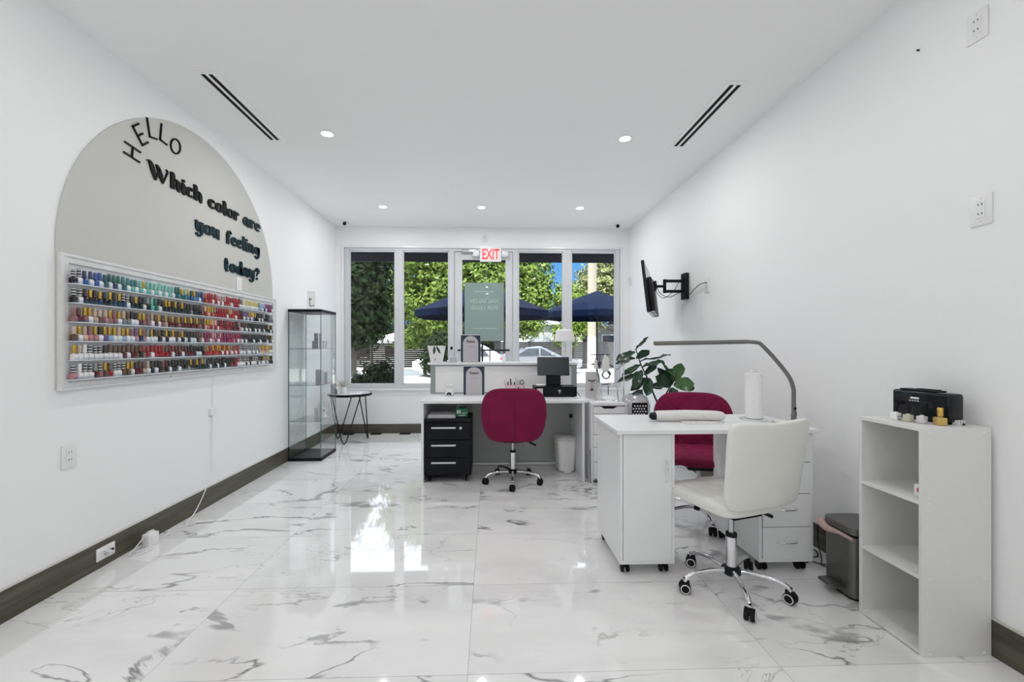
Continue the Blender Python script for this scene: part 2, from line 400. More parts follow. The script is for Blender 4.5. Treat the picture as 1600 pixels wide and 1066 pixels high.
# casing round the shopfront
b = MB()
b.box(-2.10, -2.062, YF - .012, YF + .02, .641, 2.66, bev=.003); b.box(1.872, 1.91, YF - .012, YF + .02, .641, 2.66, bev=.003)
b.box(-2.062, 1.872, YF - .010, YF + .02, 2.625, 2.658, bev=.003)
b.box(-2.10, -.60, YF - .03, YF + .03, .605, .640, bev=.003); b.box(.41, 1.91, YF - .03, YF + .03, .605, .640, bev=.003)
struct(b.build('trim_2', M_casing))
F0, F1 = YF + .005, YF + .085
def window(n, x0, x1, gx0, gx1):
    w = bpy.data.objects.new('window_%d' % n, None); C.objects.link(w); struct(w); w.location = ((x0 + x1) / 2, F0, .64)
    cx = (x0 + x1) / 2
    b = MB(); G0, G1 = .690 - .64, 2.590 - .64; T = 2.625 - .64
    b.box(x0 - cx, gx0 - cx, 0, .08, 0, T, bev=.002); b.box(gx1 - cx, x1 - cx, 0, .08, 0, T, bev=.002)
    b.box(gx0 - cx, gx1 - cx, 0, .08, 0, G0, bev=.002); b.box(gx0 - cx, gx1 - cx, 0, .08, G1, T, bev=.002)
    # glazing bead
    for (u0, u1, v0, v1) in ((gx0, gx0 + .012, .69, 2.59), (gx1 - .012, gx1, .69, 2.59), (gx0, gx1, .69, .702), (gx0, gx1, 2.578, 2.59)):
        b.box(u0 - cx, u1 - cx, .012, .05, v0 - .64, v1 - .64)
    b.build('window_frame', M_alu, w)
    MB().box(gx0 - cx, gx1 - cx, .045, .051, G0, G1).build('glass', M_glass, w)
window(1, -2.062, -1.297, -1.997, -1.351)
window(2, -1.297, -.545, -1.243, -.592)
window(3, .350, 1.107, .403, 1.047)
window(4, 1.107, 1.872, 1.167, 1.808)
# door between the windows
d = bpy.data.objects.new('door_1', None); C.objects.link(d); struct(d); d.location = (-.09, F0, 0)
b = MB()
b.box(-.455, -.425, 0, .08, 0, 2.625); b.box(.415, .440, 0, .08, 0, 2.625); b.box(-.425, .415, 0, .08, 2.585, 2.625)
b.build('door_frame', M_alu, d)
b = MB()
b.box(-.420, -.311, .015, .06, .01, 2.58, bev=.002); b.box(.310, .410, .015, .06, .01, 2.58, bev=.002)
b.box(-.311, .310, .015, .06, 2.473, 2.58, bev=.002); b.box(-.311, .310, .015, .06, .01, .26, bev=.002)
lf = b.build('door_leaf', M_alu, d)
MB().box(-.311, .310, .035, .041, .26, 2.473).build('glass', M_glass, lf)
b = MB(); b.tube([(-.36, -.03, 1.175), (.36, -.03, 1.175)], .012); b.tube([(-.36, .02, 1.175), (-.36, -.03, 1.175)], .009); b.tube([(.36, .02, 1.175), (.36, -.03, 1.175)], .009)
b.tube([(.085, .03, .75), (.085, .03, 1.30)], .008)
b.build('push_bar', M_black, lf, smooth=True)
b = MB(); b.box(-.32, -.10, -.04, .014, 2.56, 2.61, bev=.008); b.tube([(-.16, -.01, 2.555), (.02, -.08, 2.55), (.13, -.01, 2.56)], .007)
b.build('door_closer', M_steel, lf, smooth=True)

# three black floor registers under the window
for i, (x, nm) in enumerate(((-1.985, 'left end, behind the round side table'), (-1.60, 'middle of the three'), (-1.195, 'right end, nearest the reception desk'))):
    t = thing('floor_register', 'small black floor register under the front window, ' + nm, 'vent', (x, 6.015, 0), group='floor registers by the front wall')
    MB().box(-.075, .075, -.045, .045, 0, .003, bev=.001).build('frame', mat('matt black register', (.004, .004, .004), .9, spec=0), t)
    b = MB()
    for k in range(6): b.box(-.066, .066, -.037 + k * .013, -.030 + k * .013, .003, .005)
    b.build('louvre', mat('matt dark grey register', (.02, .02, .02), .9, spec=0), t)

# ------------------------------------------------------------------ ceiling: downlights, slot diffusers, cameras
def downlight(x, y, label, group='recessed ceiling downlights', power=1.0):
    t = thing('recessed_downlight', label, 'ceiling light', (x, y, ZC), group=group)
    MB().lathe([(.052, 0), (.052, -.004), (.045, -.006), (.044, -.002), (.040, 0)], n=32).build('trim_ring', M_white, t, smooth=True)
    MB().lathe([(.041, -.001), (.041, -.0035)], n=32).build('lamp_disc', emit('lamp glow', (1, .98, .95), 14), t)
    l = bpy.data.lights.new('downlight', 'AREA'); l.shape = 'DISK'; l.size = .085; l.energy = LAMP_W * power; l.color = (1, .985, .97)
    lo = bpy.data.objects.new('downlight_lamp', l); C.objects.link(lo); lo.parent = t; lo.location = (0, 0, -.012)
for x, y, nm in ((-1.303, 5.215, 'round white recessed downlight, left of the three near the window'), (-.105, 5.205, 'round white recessed downlight, middle one near the window above the exit sign line'),
                 (1.10, 5.195, 'round white recessed downlight, right of the three near the window'),
                 (-1.30, 3.44, 'larger looking recessed downlight beside the left slot diffuser'), (1.10, 3.44, 'larger looking recessed downlight beside the right slot diffuser')):
    downlight(x, y, nm, power=1.25)
for y in (1.7, .1, -1.5, -2.9):  # rows out of view, added as fill light for the room
    for x in (-1.3, -.1, 1.1): downlight(x, y, 'unseen fill downlight added in the ceiling out of view', power=.5 if y > 1 else .62)
for x, nm in ((-1.765, 'left'), (1.590, 'right')):
    t = thing('slot_diffuser', 'long white ceiling slot diffuser with two black slots near the %s wall' % nm, 'air vent', (x, 3.13, ZC), group='ceiling slot diffusers')
    b = MB(); w_, l_ = .066, .455
    b.box(-w_, -w_ + .028, -l_ + .03, l_ - .03, -.006, 0); b.box(w_ - .028, w_, -l_ + .03, l_ - .03, -.006, 0); b.box(-.009, .009, -l_ + .03, l_ - .03, -.006, 0)
    b.box(-w_, w_, -l_, -l_ + .03, -.006, 0); b.box(-w_, w_, l_ - .03, l_, -.006, 0)
    b.build('frame', M_ceil, t)
    for sx in (-1, 1): MB().box(sx * .0235 - .0145, sx * .0235 + .0145, -l_ + .03, l_ - .03, -.003, 0).build('slot', mat('slot black', (.002, .002, .002), .9), t)
for x, sgn, nm in ((-1.975, 1, 'left'), (1.765, -1, 'right')):
    t = thing('security_camera', 'small security camera with black round lens in the top %s corner' % nm, 'camera', (x, 5.93, ZC), group='security cameras')
    MB().lathe([(.028, 0), (.028, -.012), (.02, -.018)], n=20).build('mount', M_white, t, smooth=True)
    MB().tube([(0, 0, -.015), (0, -.02, -.03)], .010).build('arm', M_white, t, smooth=True)
    b = MB(); T = Matrix.Translation((0, -.07, -.033)) @ Matrix.Rotation(R(95), 4, 'X')
    b.lathe([(.018, -.055), (.024, -.045), (.026, 0), (.026, .02)], n=20, T=T); b.build('housing', M_white, t, smooth=True)
    b = MB(); b.lathe([(.0245, .019), (.0245, .026), (.012, .029)], n=20, T=T); b.build('lens', M_blackgloss, t, smooth=True)

# exit sign with twin heads, sensor above it
t = thing('exit_sign', 'white lit exit sign with red letters and two square lamp heads above the door', 'sign', (.005, 6.03, 2.522))
MB().box(-.150, .150, -.025, .0, -.098, .098, bev=.008).build('sign_housing', M_white, t, smooth=True)
text_part('lettering', 'EXIT', .205, M_red, t, (0, -.026, 0), (R(90), 0, 0), .001, .58, .0045)
MB().box(-.05, .05, 0, .035, -.02, .12).build('mount', M_white, t)
for sx in (-1, 1):
    b = MB(); b.box(sx * .205 - .045, sx * .205 + .045, -.015, .012, -.022, .066, bev=.012); b.tube([(sx * .15, 0, .02), (sx * .2, 0, .02)], .01)
    h = b.build('lamp_head', M_white, t, smooth=True)
    MB().box(sx * .205 - .033, sx * .205 + .033, -.018, -.0145, -.012, .056, bev=.006).build('lens', M_lens, h, smooth=True)
t = thing('wall_sensor', 'round white occupancy sensor on the wall above the exit sign', 'sensor', (-.072, YF, 2.768))
MB().lathe([(.048, 0), (.048, .014), (.036, .026), (.016, .032)], n=28, T=Matrix.Rotation(R(90), 4, 'X')).build('cover', M_casing, t, smooth=True)
b = MB(); b.box(-.016, .016, -.037, -.030, -.012, .014, bev=.003); b.build('window', M_lam_edge, t)
t = thing('wall_sensor', 'small white box sensor on the right wall by the front corner', 'sensor', (XR, 6.00, 2.17))
MB().box(-.03, 0, -.035, .035, -.06, .06, bev=.006).build('cover', M_casing, t, smooth=True)
MB().box(-.036, -.03, -.02, .02, -.03, .03, bev=.004).build('lens', M_lam_edge, t)

# wall outlets. plate is drawn in (across, up, out) then turned onto its wall
def outlet(name, label, loc, wall, kind='duplex', roll=0, w=.070, h=.115, plug=False):
    t = thing(name, label, 'outlet', loc, rot=(0, 0, R(90) if wall == 'L' else R(-90)))
    # local: x across, -y out of the wall, z up
    T = Matrix.Rotation(roll, 4, 'Y')
    MB().box(-w / 2, w / 2, -.007, 0, -h / 2, h / 2, bev=.003, T=T).build('cover_plate', M_white, t, smooth=True)
    if kind == 'duplex':
        b = MB(); b.box(-.017, .017, -.0095, -.006, -.034, .034, bev=.002, T=T); rc = b.build('receptacle', M_casing, t)
        for s_ in (-1, 1):
            b = MB()
            b.box(-.008, -.0055, -.0102, -.0094, s_ * .019 - .001, s_ * .019 + .008, T=T); b.box(.0055, .008, -.0102, -.0094, s_ * .019 - .001, s_ * .019 + .008, T=T)
            b.lathe([(.003, -.0102), (.003, -.0094)], n=10, T=T @ Matrix.Translation((0, 0, s_ * .019 - .007)) @ Matrix.Rotation(R(-90), 4, 'X') @ Matrix.Scale(-1, 4, (0, 0, 1)))
            b.build('slots', M_black, rc)
        b = MB()
        for s_ in (-1, 1): b.lathe([(.003, 0), (.002, .001)], n=10, T=T @ Matrix.Translation((0, -.007, s_ * .047)) @ Matrix.Rotation(R(90), 4, 'X'))
        b.build('screws', M_lam_edge, t)
    else:
        MB().box(-.016, .016, -.011, -.006, -.032, .032, bev=.002, T=T).build('rocker', M_casing, t)
    if plug:
        b = MB(); b.box(-.004, .022, -.035, -.0095, -.012, .016, bev=.005, T=T); p_ = b.build('plug', M_lam_edge, t, smooth=True)
        MB().tube([(.03, -.012, -.002), (.036, -.014, -.002)], .008).build('plug_tip', M_blackmetal, p_, smooth=True)
    return t
outlet('wall_outlet', 'white duplex outlet low on the left wall below the polish rack', (XL, 2.273, .662), 'L', w=.078, h=.125)
outlet('floor_outlet', 'white sideways outlet set in the left baseboard with a plug in it', (XL + .015, 2.465, .078), 'L', roll=R(90), plug=True)
outlet('light_switch', 'white switch plate on the arch just above the polish rack', (XL + .006, 3.755, 1.772), 'L', kind='switch', w=.072, h=.115)
outlet('wall_outlet', 'topmost white duplex outlet high on the right wall', (XR, 1.690, 2.552), 'R', w=.078, h=.125)
outlet('wall_outlet', 'white duplex outlet mid height on the right wall above the shelf unit', (XR, 1.675, 1.790), 'R', w=.078, h=.125)
outlet('wall_outlet', 'white outlet beside the television mount with a black plug', (XR, 3.88, 1.800), 'R', w=.075, h=.145)
tag(MB().tube([(0, 0, 0), (-.012, 0, 0)], .004).build('wall_screw', M_black, None, (XR, 1.93, 2.62)), 'tiny black screw high on the right wall', 'screw')

# ------------------------------------------------------------------ left wall: lettering
def ribbon(b, pts, T, depth=.010, k=8):
    P = catmull([Vector(p) for p in pts], k) if len(pts) > 2 else [Vector(p) for p in pts]
    n = len(P); Lf, Rt = [], []
    for i, p in enumerate(P):
        d_ = (P[min(i + 1, n - 1)] - P[max(i - 1, 0)]); d_.z = 0; d_.normalize(); nrm = Vector((-d_.y, d_.x, 0)) * p.z / 2; q = Vector((p.x, p.y, 0))
        Lf.append(q + nrm); Rt.append(q - nrm)
    vs = Lf + Rt; z = Vector((0, 0, depth)); vs = vs + [v + z for v in vs]; fs = []
    for i in range(n - 1):
        fs += [(i, i + 1, n + i + 1, n + i), (2 * n + i, 3 * n + i, 3 * n + i + 1, 2 * n + i + 1), (i, 2 * n + i, 2 * n + i + 1, i + 1), (n + i, n + i + 1, 3 * n + i + 1, 3 * n + i)]
    fs += [(0, n, 3 * n, 2 * n), (n - 1, 3 * n - 1, 4 * n - 1, 2 * n - 1)]
    b.raw(vs, fs, T)
def blob(b, x, y, r, T, depth=.010): b.prism([(x + r * math.cos(2 * PI * i / 14), y + r * math.sin(2 * PI * i / 14)) for i in range(14)], depth, T)
K, k_ = .37, .08      # thick and thin stroke
def oring(cx, cy, rx, ry, a0=0, a1=360, n=12):
    return [(cx + rx * math.cos(R(a0 + (a1 - a0) * i / n)), cy + ry * math.sin(R(a0 + (a1 - a0) * i / n)), k_ + (K - k_) * abs(math.cos(R(a0 + (a1 - a0) * i / n))) ** 1.3) for i in range(n + 1)]
GL = {  # advance, strokes, dots   (x height 1)
 'W': (1.85, [[(-.12, 1.42, .05), (.05, 1.50, .16), (.2, 1.3, .30), (.38, .7, .34), (.55, .0, .10)], [(.55, 0, .07), (.72, .6, .07), (.86, 1.2, .1)], [(.62, 1.5, .10), (.8, 1.2, .30), (.98, .6, .34), (1.15, 0, .08)], [(1.15, 0, .07), (1.4, .75, .08), (1.55, 1.35, .10), (1.42, 1.5, .05)]], []),
 'h': (.98, [[(-.08, 1.42, .06), (.08, 1.5, .2), (.17, 1.3, K), (.17, .3, K), (.17, 0, K)], [(.2, .7, .06), (.42, 1.0, .10), (.66, .85, .26), (.68, .4, K), (.70, .05, .22), (.86, .0, .05)]], []),
 'i': (.45, [[(-.06, .95, .06), (.08, 1, .18), (.18, .8, K), (.18, .25, K), (.24, 0, .2), (.4, .03, .05)]], [(.18, 1.30, .15)]),
 'c': (.78, [oring(.40, .5, .28, .46, 52, 318)], [(.58, .80, .13)]),
 'o': (.88, [oring(.42, .5, .29, .46)], []),
 'l': (.45, [[(-.08, 1.42, .06), (.08, 1.5, .18), (.18, 1.3, K), (.18, .25, K), (.24, 0, .2), (.40, .03, .05)]], []),
 'r': (.70, [[(-.06, .95, .06), (.08, 1, .18), (.18, .8, K), (.18, 0, K)], [(.2, .7, .06), (.36, .98, .12), (.56, .92, .18)]], [(.56, .84, .13)]),
 'a': (.92, [oring(.36, .42, .24, .38, 40, 330), [(.12, .82, .2), (.3, 1.0, .12), (.56, .92, .22), (.64, .7, K), (.64, .2, K), (.72, 0, .18), (.86, .05, .05)]], []),
 'e': (.80, [oring(.40, .5, .28, .46, 0, 318), [(.14, .44, .07), (.4, .5, .07), (.68, .52, .08)]], []),
 'y': (.92, [[(-.06, .95, .06), (.08, 1, .18), (.18, .8, K), (.20, .3, K), (.36, .02, .12), (.6, .2, .07)], [(.64, 1, K), (.66, .5, K), (.64, -.1, .26), (.42, -.46, .12), (.16, -.34, .16)]], [(.14, -.28, .13)]),
 'u': (.98, [[(-.06, .95, .06), (.08, 1, .18), (.18, .8, K), (.20, .3, K), (.36, .02, .12), (.6, .2, .07)], [(.66, 1, K), (.66, .25, K), (.74, 0, .2), (.9, .04, .05)]], []),
 'f': (.66, [[(.62, 1.32, .16), (.44, 1.5, .10), (.24, 1.3, .26), (.2, .8, K), (.2, 0, K)], [(-.02, .92, .10), (.5, .92, .10)]], [(.6, 1.3, .12)]),
 'n': (1.0, [[(-.06, .95, .06), (.08, 1, .18), (.18, .8, K), (.18, 0, K)], [(.2, .7, .06), (.42, 1.0, .10), (.66, .85, .26), (.68, .4, K), (.72, .05, .22), (.88, 0, .05)]], []),
 'g': (.92, [oring(.36, .52, .25, .42), [(.64, 1, K), (.66, .5, K), (.64, -.1, .26), (.42, -.46, .12), (.16, -.34, .16)]], [(.14, -.28, .13)]),
 't': (.66, [[(.12, 1.4, .10), (.2, 1.2, K), (.2, .3, K), (.3, .02, .18), (.52, .14, .06)], [(-.04, .94, .12), (.48, .94, .12)]], []),
 'd': (.96, [oring(.36, .46, .25, .44), [(.5, 1.45, .06), (.62, 1.5, .18), (.68, 1.3, K), (.68, .25, K), (.76, 0, .18), (.9, .05, .05)]], []),
 '?': (.75, [[(.14, 1.1, .20), (.3, 1.42, .10), (.56, 1.15, K), (.46, .8, .18), (.3, .55, .10), (.32, .38, .08)]], [(.12, 1.08, .14), (.32, .10, .15)]),
}
ORD = ['first', 'second', 'third', 'fourth', 'fifth', 'sixth', 'seventh', 'eighth', 'ninth', 'tenth', 'eleventh', 'twelfth', 'thirteenth', 'fourteenth', 'fifteenth', 'sixteenth', 'seventeenth', 'eighteenth', 'nineteenth', 'twentieth']
def word(txt, y0, y1, z0, xh, m, n3=''):
    adv = sum(GL[c_][0] for c_ in txt); sx = (y1 - y0) / adv; x = y0; seen = {}
    for c_ in txt:
        b = MB(); a, strokes, dots = GL[c_]
        T = TL @ Matrix.Translation((x, z0, .006)) @ Matrix.Diagonal((sx, xh, 1, 1))
        for s_ in strokes: ribbon(b, s_, T)
        for (dx_, dy_, r_) in dots: blob(b, dx_, dy_, r_, T)
        seen[c_] = seen.get(c_, 0) + 1
        which = (ORD[seen[c_] - 1] + ' ') if txt.count(c_) > 1 else ''
        nm = 'question mark' if c_ == '?' else 'letter %s' % c_
        tag(b.build('wall_letter', m), '%sdark raised %s of the word %s on the grey arch' % (which, nm, txt.strip('?')), 'letter', 'lettering on the arch wall')
        x += a * sx
word('Which', 2.775, 3.290, 2.310, .070, M_letter)
word('color', 3.350, 3.750, 2.306, .070, M_letter)
word('are', 3.812, 4.085, 2.303, .072, M_letter_teal)
word('you', 3.205, 3.495, 2.088, .074, M_letter_teal)
word('feeling', 3.572, 4.085, 2.080, .074, M_letter_teal)
word('today?', 3.550, 4.075, 1.852, .074, M_letter_teal)
HEL = {'H': [[(-.3, -.5), (-.3, .5)], [(.3, -.5), (.3, .5)], [(-.3, 0), (.3, 0)]], 'E': [[(-.25, -.5), (-.25, .5)], [(-.25, .5), (.28, .5)], [(-.25, 0), (.2, 0)], [(-.25, -.5), (.28, -.5)]],
       'L': [[(-.25, .5), (-.25, -.5)], [(-.25, -.5), (.28, -.5)]], 'O': [[(.38 * math.cos(2 * PI * i / 28), .5 * math.sin(2 * PI * i / 28)) for i in range(29)]]}
for c_, y, z, ang, nm in (('H', 2.655, 2.41, 84, 'letter H'), ('E', 2.714, 2.546, 42, 'letter E'), ('L', 2.803, 2.628, 12, 'first letter L'), ('L', 2.905, 2.643, -6, 'second letter L'), ('O', 3.01, 2.612, -28, 'letter O')):
    b = MB(); T = TL @ Matrix.Translation((y, z, .006)) @ Matrix.Rotation(R(ang), 4, 'Z') @ Matrix.Scale(.108, 4)
    for st in HEL[c_]:
        for i in range(len(st) - 1 if c_ == 'O' else 1):
            p, q = Vector((*st[i], 0)), Vector((*st[i + 1], 0)); d_ = (q - p).normalized() * .045; nn = Vector((-d_.y, d_.x, 0)); p -= d_ * (1 if c_ != 'O' else .3); q += d_ * (1 if c_ != 'O' else .3)
            b.prism([p + nn, p - nn, q - nn, q + nn], .07, T)
    tag(b.build('wall_letter', M_letter), 'thin black %s of the curved word HELLO on the arch' % nm, 'letter', 'lettering on the arch wall')

# ------------------------------------------------------------------ polish rack and its bottles
t = thing('polish_rack', 'long white framed wall rack holding six rows of nail polish under the grey arch', 'rack', (XL + .006, 3.281, 1.357))
Y0, Y1, Z0, Z1 = 2.207 - 3.281, 4.355 - 3.281, 1.008 - 1.357, 1.706 - 1.357
b = MB()
for (u0, u1, v0, v1) in ((Y0, Y0 + .045, Z0, Z1), (Y1 - .045, Y1, Z0, Z1), (Y0 + .045, Y1 - .045, Z0, Z0 + .036), (Y0 + .045, Y1 - .045, Z1 - .045, Z1)):
    b.box(0, .016, u0, u1, v0, v1)
for (u0, u1, v0, v1) in ((Y0, Y0 + .016, Z0, Z1), (Y1 - .014, Y1, Z0, Z1), (Y0 + .016, Y1 - .014, Z0, Z0 + .012), (Y0 + .016, Y1 - .014, Z1 - .014, Z1)):
    b.box(.016, .022, u0, u1, v0, v1)
b.build('frame', mat('brushed white rack frame', (.72, .72, .72), .4, noise=.12, nscale=30), t)
MB().box(0, .004, Y0 + .045, Y1 - .045, Z0 + .036, Z1 - .045).build('back_panel', M_lam, t)
acr = pane_mat('clear acrylic', (.90, .93, .95), 1.0, 1.45)
M_acrw = mat('frosted white acrylic', (.78, .80, .82), .15)
ROWZ = [1.555 - .0985 * k for k in range(6)]
SEC = [(2.236 + .501 * s_, 2.236 + .501 * (s_ + 1)) for s_ in range(4)]
for z in ROWZ:
    for (a, c_) in SEC:
        sh = MB().box(.006, .058, a + .003 - 3.281, c_ - .003 - 3.281, z - .004 - 1.357, z - 1.357).build('shelf', M_acrw, t)
        MB().box(.056, .0585, a + .003 - 3.281, c_ - .003 - 3.281, z - 1.357, z + .014 - 1.357).build('shelf_lip', acr, sh)
for (a, c_) in SEC[1:]: MB().box(.006, .050, a - .0015 - 3.281, a + .0015 - 3.281, Z0 + .04, Z1 - .05).build('divider', acr, t)
b = MB()
for y in (2.95, 3.78): b.cyl((0, 0, 0), .004, .0015, 10, T=Matrix.Translation((.016, y - 3.281, Z0 + .022)) @ Matrix.Rotation(R(90), 4, 'Y'))
b.build('screw', M_black, t)
PC = {'k': ('black', (.012, .012, .014)), 'n': ('navy', (.014, .035, .12)), 'b': ('blue', (.03, .09, .36)), 't': ('teal', (.01, .10, .12)), 'q': ('turquoise', (.035, .21, .24)),
      'm': ('mint green', (.16, .48, .40)), 'e': ('emerald green', (.01, .14, .09)), 'g': ('gold', (.55, .36, .08)), 's': ('silver', (.45, .46, .48)), 'w': ('white', (.78, .78, .78)),
      'r': ('red', (.34, .012, .018)), 'c': ('coral', (.50, .06, .045)), 'd': ('dark red', (.11, .008, .012)), 'p': ('pink', (.50, .22, .25)), 'o': ('rose', (.30, .13, .13)),
      'h': ('peach', (.70, .42, .32)), 'i': ('beige', (.50, .38, .27)), 'u': ('brown', (.12, .06, .035)), 'y': ('yellow', (.55, .50, .16)), 'l': ('light blue', (.32, .42, .62)),
      'v': ('violet', (.16, .10, .28)), 'a': ('magenta', (.27, .015, .08)), 'z': ('grey', (.22, .22, .22)), 'f': ('dark green', (.012, .035, .025))}
def pm(c_, capm):
    nm, col = PC[c_]
    if capm:
        key = nm + ' polish cap'
        if key in MATS: return MATS[key]
        if c_ == 'g': return mat(key, col, .22, metal=.85)
        if c_ == 's': return striped(key, (.05, .05, .055), (.75, .75, .76), .8)
        lum = sum(col) / 3
        return striped(key, col, tuple(min(1, v * .5 + (.12 if lum < .2 else .3)) for v in col), 1.0)
    return mat(nm + ' polish', col, .12)
#          caps per section, bodies per section
ROWS = [(['ssnnbbtteeqqqqmgm', 'mmmmmmmeegmgtgtbn', 'crrrrppsprrrrrrrs', 'wyyyyyyyslllvaavv'], ['kwbwbwtwnwtwmwmwm', 'wmwmwmwtqtqtbqbwn', 'crrwrwrwrrcwrrrww', 'wwwwwwwwllwnwvaaw']),
        (['sskgkgkgkgsskgkkz', 'mekkggkgkgkkkkkko', 'hgggzrrrrrgprrrdd', 'vvvggygkkkkzkkkzz'], ['kwkkknkfnfnwkkfwk', 'mewkkkkfkkfkzkkko', 'rhrorrrrrwrrcwrdd', 'wvwvwvkkwkwkkkvzz']),
        (['ouggiiigogiukkggo', 'iuguguguguguguguu', 'ggghhrdrdrrrdddsd', 'kukkkkkkkkkkkkgkk'], ['odowiupoowzzwwdoo', 'wdwoidddoddddddod', 'hprprwrrdrrddddpw', 'kwkwkkwkwkkwkkkwk']),
        (['igiogkgggiggovgoz', 'gkukgkguugkkkkuuo', 'aaappapaaaaaaarad', 'kkkukkkfkkkkkfkkg'], ['uwhppwvlwwlwwpnpw', 'wwkwkwwkwkwkwwkow', 'aowpawaaaaarpawpw', 'kwkkkwkkkwkkkwkkw']),
        (['giwssskuuuuuuuurr', 'rrrrudrduddkkkkkk', 'sgrgrggrgrgsrorss', 'sszsszzssigggiggs'], ['wwwwwwwwwwdwdukor', 'wrrrrdwddwdddkwwk', 'rrcrcrrwrwrwrwrww', 'wzwwzwzwziiiiigww']),
        (['swsszsgusssggkuui', 'kkkudkkkkkkkgkgkg', 'zkkkkkkkkkkkddrss', 'ssskkssskkkgszgkk'], ['pwwwdourwwuuwddiw', 'kwkukwkkwkkzkkkfk', 'kkwkkwkkwkkrdrwww', 'wkwkwwwkwkwwkwkkk'])]
ROWN = ['top row', 'second row', 'third row', 'fourth row', 'fifth row', 'bottom row']
SECN = ['left section', 'second section', 'third section', 'right section']
def body_bm(): 
    b = MB(); b.box(-.012, .012, -.0122, .0122, 0, .031, bev=.003, seg=2); b.lathe([(.0085, .030), (.006, .034), (.006, .037)], n=10); return b
def cap_bm():
    b = MB(); b.lathe([(.0092, .036), (.0096, .038), (.0086, .074), (.0076, .077)], n=14); return b
bb = body_bm().build('bottle_body', mat('white polish', PC['w'][1], .12), smooth=True); cc = cap_bm().build('bottle_cap', M_black, smooth=True)
ME_body, ME_cap = bb.data, cc.data
bpy.data.objects.remove(bb); bpy.data.objects.remove(cc)
stuff_bm = bmesh.new(); stuff_mats = []; cnt = 0
def smi(m):
    if m not in stuff_mats: stuff_mats.append(m)
    return stuff_mats.index(m)
order = [(s_, i) for s_ in range(4) for i in range(17)]
for s_, i in order:
    for r_ in range(6):
        y = SEC[s_][0] + .016 + i * (.501 - .032) / 16; z = ROWZ[r_] + .0005; caps, bods = ROWS[r_]
        cc_, bc_ = caps[s_][i], bods[s_][i]; dz = rnd.uniform(-.0015, .0015); dx = rnd.uniform(-.003, .003); x = XL + .006 + .040 + dx; rz = rnd.uniform(-.12, .12)
        if cnt < 300:
            e_ = thing('nail_polish_bottle', '%s polish bottle, %s cap, %s from left, %s, %s of rack' % (PC[bc_][0], PC[cc_][0], ORD[i], ROWN[r_], SECN[s_]), 'nail polish', (x, y, z), rz, 'nail polish bottles in the wall rack')
            hs = rnd.uniform(.94, 1.05)
            for nm, me, m_ in (('bottle_body', ME_body, pm(bc_, False)), ('bottle_cap', ME_cap, pm(cc_, True))):
                o = bpy.data.objects.new(nm, me); C.objects.link(o); o.parent = e_; o.material_slots[0].link = 'OBJECT'; o.material_slots[0].material = m_
                o.scale = (1, 1, hs)
        else:
            for me, m_ in ((ME_body, pm(bc_, False)), (ME_cap, pm(cc_, True))):
                k0 = len(stuff_bm.verts); f0 = len(stuff_bm.faces); stuff_bm.from_mesh(me); stuff_bm.verts.ensure_lookup_table(); stuff_bm.faces.ensure_lookup_table()
                Tm = Matrix.Translation((x - XL, y - 4, z)) @ Matrix.Rotation(rz, 4, 'Z')
                for v in stuff_bm.verts[k0:]: v.co = Tm @ v.co
                mi = smi(m_)
                for f in stuff_bm.faces[f0:]: f.material_index = mi; f.smooth = True
        cnt += 1
me = bpy.data.meshes.new('nail_polish_bottle'); stuff_bm.to_mesh(me); stuff_bm.free()
for m_ in stuff_mats: me.materials.append(m_)
o = bpy.data.objects.new('nail_polish_bottles', me); C.objects.link(o); o.location = (XL, 4, 0)
tag(o, 'mass of small nail polish bottles filling the far right end of the wall rack', 'nail polish', 'nail polish bottles in the wall rack', 'stuff')

# cords and adapter along the left wall
tag(MB().tube([(XL + .012, 3.412, 1.0), (XL + .008, 3.405, .80), (XL + .008, 3.395, .50), (XL + .022, 3.37, .27), (XL + .026, 3.29, .14), (XL + .04, 3.16, .03), (XL + .07, 3.03, .006), (XL + .11, 2.99, .004), (XL + .14, 3.02, .006)], .0035, smooth=8).build('cable', M_white, smooth=True),
    'thin white cord hanging down the left wall from the polish rack to the floor', 'cord')
tag(MB().box(-.011, .011, -.03, .03, -.03, .03, bev=.003).build('cord_clip', M_white, None, (XL + .011, 3.40, .72), smooth=True), 'small white clip holding the hanging cord on the left wall', 'cable clip')
tag(MB().tube([(-.06, 0, .009), (.05, .012, .009)], .009, 12).build('cord_connector', M_white, None, (XL + .20, 3.03, 0), smooth=True), 'white rod shaped cord connector lying on the floor', 'connector')
t = thing('power_adapter', 'white box power adapter standing on the floor against the left baseboard', 'power adapter', (XL + .085, 2.70, 0), R(-8))
MB().box(-.030, .022, -.035, .035, 0, .080, bev=.006).build('adapter_body', M_white, t, smooth=True)
MB().box(-.012, .006, -.02, .02, .080, .092, bev=.003).build('adapter_tab', M_white, t, smooth=True)
tag(MB().tube([(XL + .080, 2.655, .075), (XL + .07, 2.60, .03), (XL + .06, 2.57, .006), (XL + .09, 2.56, .004), (XL + .125, 2.60, .006), (XL + .135, 2.66, .012), (XL + .12, 2.62, .020), (XL + .08, 2.59, .012), (XL + .045, 2.66, .005), (XL + .04, 2.76, .004), (XL + .075, 2.84, .004), (XL + .04, 2.92, .004), (XL + .09, 2.98, .004), (XL + .05, 3.06, .004), (XL + .10, 3.10, .004)], .0036, smooth=8).build('cable', M_white, smooth=True),
    'looped white cord on the floor around the power adapter', 'cord')

